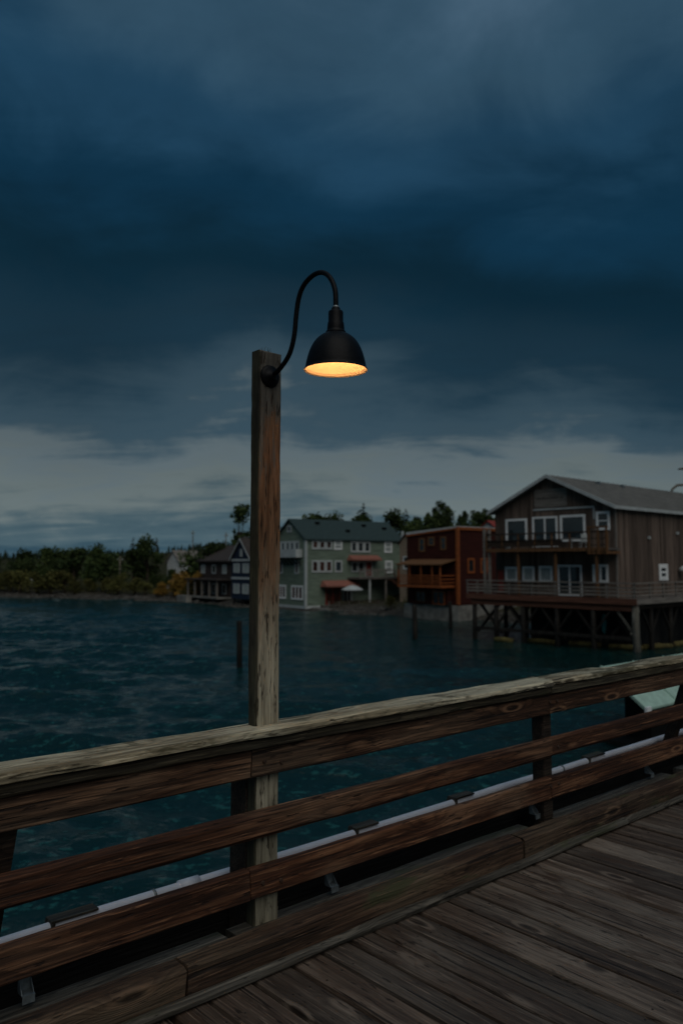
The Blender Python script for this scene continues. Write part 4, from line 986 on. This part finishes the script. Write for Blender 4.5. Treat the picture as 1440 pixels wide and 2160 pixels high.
for (x, y, tp, w_, lab) in ((-25.8, 123.2, 4.4, 1.1, 'wide amber bush in the middle of the amber clump by the beach'), (-24.0, 121.6, 3.4, 1.1, 'low amber bush before the middle of the amber clump'), (-28.0, 124.8, 2.8, 1.2, 'lowest amber bush at the beach end of the amber clump'),
        (-22.6, 121.5, 6.3, .95, 'tallest amber bush below the white hillside house'), (-21.4, 119.6, 4.6, .9, 'amber bush touching the corner of the brown house')):
    tree('amber', x, y, tp, lab, 'amber bushes beside the brown house', w_)
tree('pine', -39.3, 150, 10.6, 'tall ragged pine rising above the far bank trees', None, .55)
for (x, y, tp) in ((-51.0, 160, 9.4), (-30, 158, 9.0), (-23, 152, 8.6), (-19.5, 160, 9.2)): tree('conifer', x, y, tp, 'slim conifer behind the white hillside house and brown house', 'conifers behind the brown house', .8)
# trees behind the lamp post and behind the green and red buildings
tree('poplar', -15.9, 123, 16.2, 'tall leafy tree behind the navy house, partly behind the lamp post', None, .95)
tree('leaf', -15.0, 127, 11.5, 'lower leafy tree under the tall one behind the navy house', None, .6)
G4 = 'trees on the hill behind the green and red buildings'
tree('pine', 3.7, 134, 16.4, 'bent ragged pine rising above the green roof', None, .62)
tree('conifer', 2.0, 136, 13.6, 'stout conifer beside the bent pine above the green roof', None, .8)
tree('pine', -1.0, 140, 14.6, 'small ragged pine at the middle of the green roof line', None, .55)
tree('pine', 11.2, 138, 15.2, 'spreading pine over the gap between green and red buildings', None, .75)
tree('pine', 9.0, 140, 14.0, 'low pine just past the end of the green roof', None, .75)
for (x, y, tp, w_) in ((15.0, 138, 14.4, 1.0), (16.6, 140, 16.2, .9), (17.7, 139, 16.6, .9), (18.9, 141, 15.9, 1.0), (21.0, 137, 15.2, .9), (23.2, 136, 14.6, .95), (24.6, 134, 14.8, .9), (26.0, 138, 14.4, 1.0), (27.4, 136, 14.0, 1.0), (13.2, 137, 13.6, 1.0)):
    tree('poplar', x, y, tp + .9, 'slender upright tree on the hill behind the red building', G4, w_)
for k in range(13):
    x = -8 + k * 3.1 + rnd.uniform(-.6, .6); tree('leaf', x, 126 + rnd.uniform(0, 6), rnd.uniform(13.9, 15.2), 'round dark tree in the grove behind the green and red buildings', 'round trees behind the buildings', 1.0)
for (x, y, tp, lab) in ((8.0, 88.5, 3.2, 'dark shrub on the beach bank hard against the red building'), (9.2, 90.0, 3.6, 'taller dark shrub tucked behind the red building balcony'), (5.6, 90.8, 2.2, 'low dark shrub below the stair of the green building')): tree('olive', x, y, tp, lab, 'shrubs beside the red building', .8)
# bleached bare tree past the barn roof
bt = empty('bare_tree', (33.4, 75, 2.0)); tag(bt, 'bleached leafless tree curving up behind the barn roof', 'tree')
smooth(MB().tube([(0, 0, 0), (.2, 0, 6), (.1, 0, 9.8), (-.3, 0, 10.6)], [.4, .32, .22, .16], 8)).build('trunk', M['bare'], bt)
smooth(MB().tube([(.05, 0, 9.6), (-.6, 0, 11.2), (-1.5, 0, 11.15), (-2.0, 0, 10.75), (-2.15, 0, 10.3)], [.16, .15, .13, .11, .06], 8)).build('branch', M['bare'], bt)
smooth(MB().tube([(-.2, 0, 10.5), (.3, 0, 12.3), (-.6, 0, 12.75), (-1.35, 0, 12.7)], [.16, .15, .15, .07], 8)).build('branch', M['bare'], bt)

# far wooded ridge: one mass of conifers
r = np.random.RandomState(77); m = MB()
for k in range(900):
    x = r.uniform(-330, 130); y = r.uniform(420, 600); z = float(hill(np.array([x]), np.array([y]))[0]); h_ = r.uniform(2.6, 5.6) * (1.15 if r.rand() < .1 else 1); rr = h_ * r.uniform(.16, .26)
    for q in range(4):
        zz0 = z + h_ * (.05 + .22 * q); zz1 = zz0 + h_ * (.42 if q < 3 else .30); rq = rr * (1 - .22 * q); b = len(m.v); nn_ = 6; a0 = r.rand() * 6.28
        for j in range(nn_): m.v.append((x + rq * math.cos(a0 + j * 6.283 / nn_) * r.uniform(.7, 1.2), y + rq * math.sin(a0 + j * 6.283 / nn_), zz0 + r.uniform(-.3, .3)))
        m.v.append((x + r.uniform(-.1, .1), y, zz1)); m.f += [(b + j, b + (j + 1) % nn_, b + nn_) for j in range(nn_)]
o = m.build('far_forest', M['needle']); tag(o, 'dark conifer forest covering the far ridge', 'forest', kind='stuff')
# beach rocks
m = MB(); r = np.random.RandomState(5)
for k in range(1400):
    x = r.uniform(-66, 34); y = float(shore(x)) + r.uniform(-1.2, 3.5); z = float(hill(np.array([x]), np.array([y]))[0]); s_ = r.uniform(.08, .30) * (2.2 if r.rand() < .06 else 1); b = len(m.v)
    for (a_, c_, e_) in ((1, 0, 0), (0, 1, 0), (-1, 0, 0), (0, -1, 0), (0, 0, .7), (0, 0, -.6)): m.v.append((x + a_ * s_ * r.uniform(.7, 1.3), y + c_ * s_ * r.uniform(.7, 1.3), z + e_ * s_))
    m.f += [(b + i, b + (i + 1) % 4, b + 4) for i in range(4)] + [(b + (i + 1) % 4, b + i, b + 5) for i in range(4)]
o = m.build('beach_stones', M['rock']); tag(o, 'scattered grey stones along the beach', 'stones', kind='stuff')
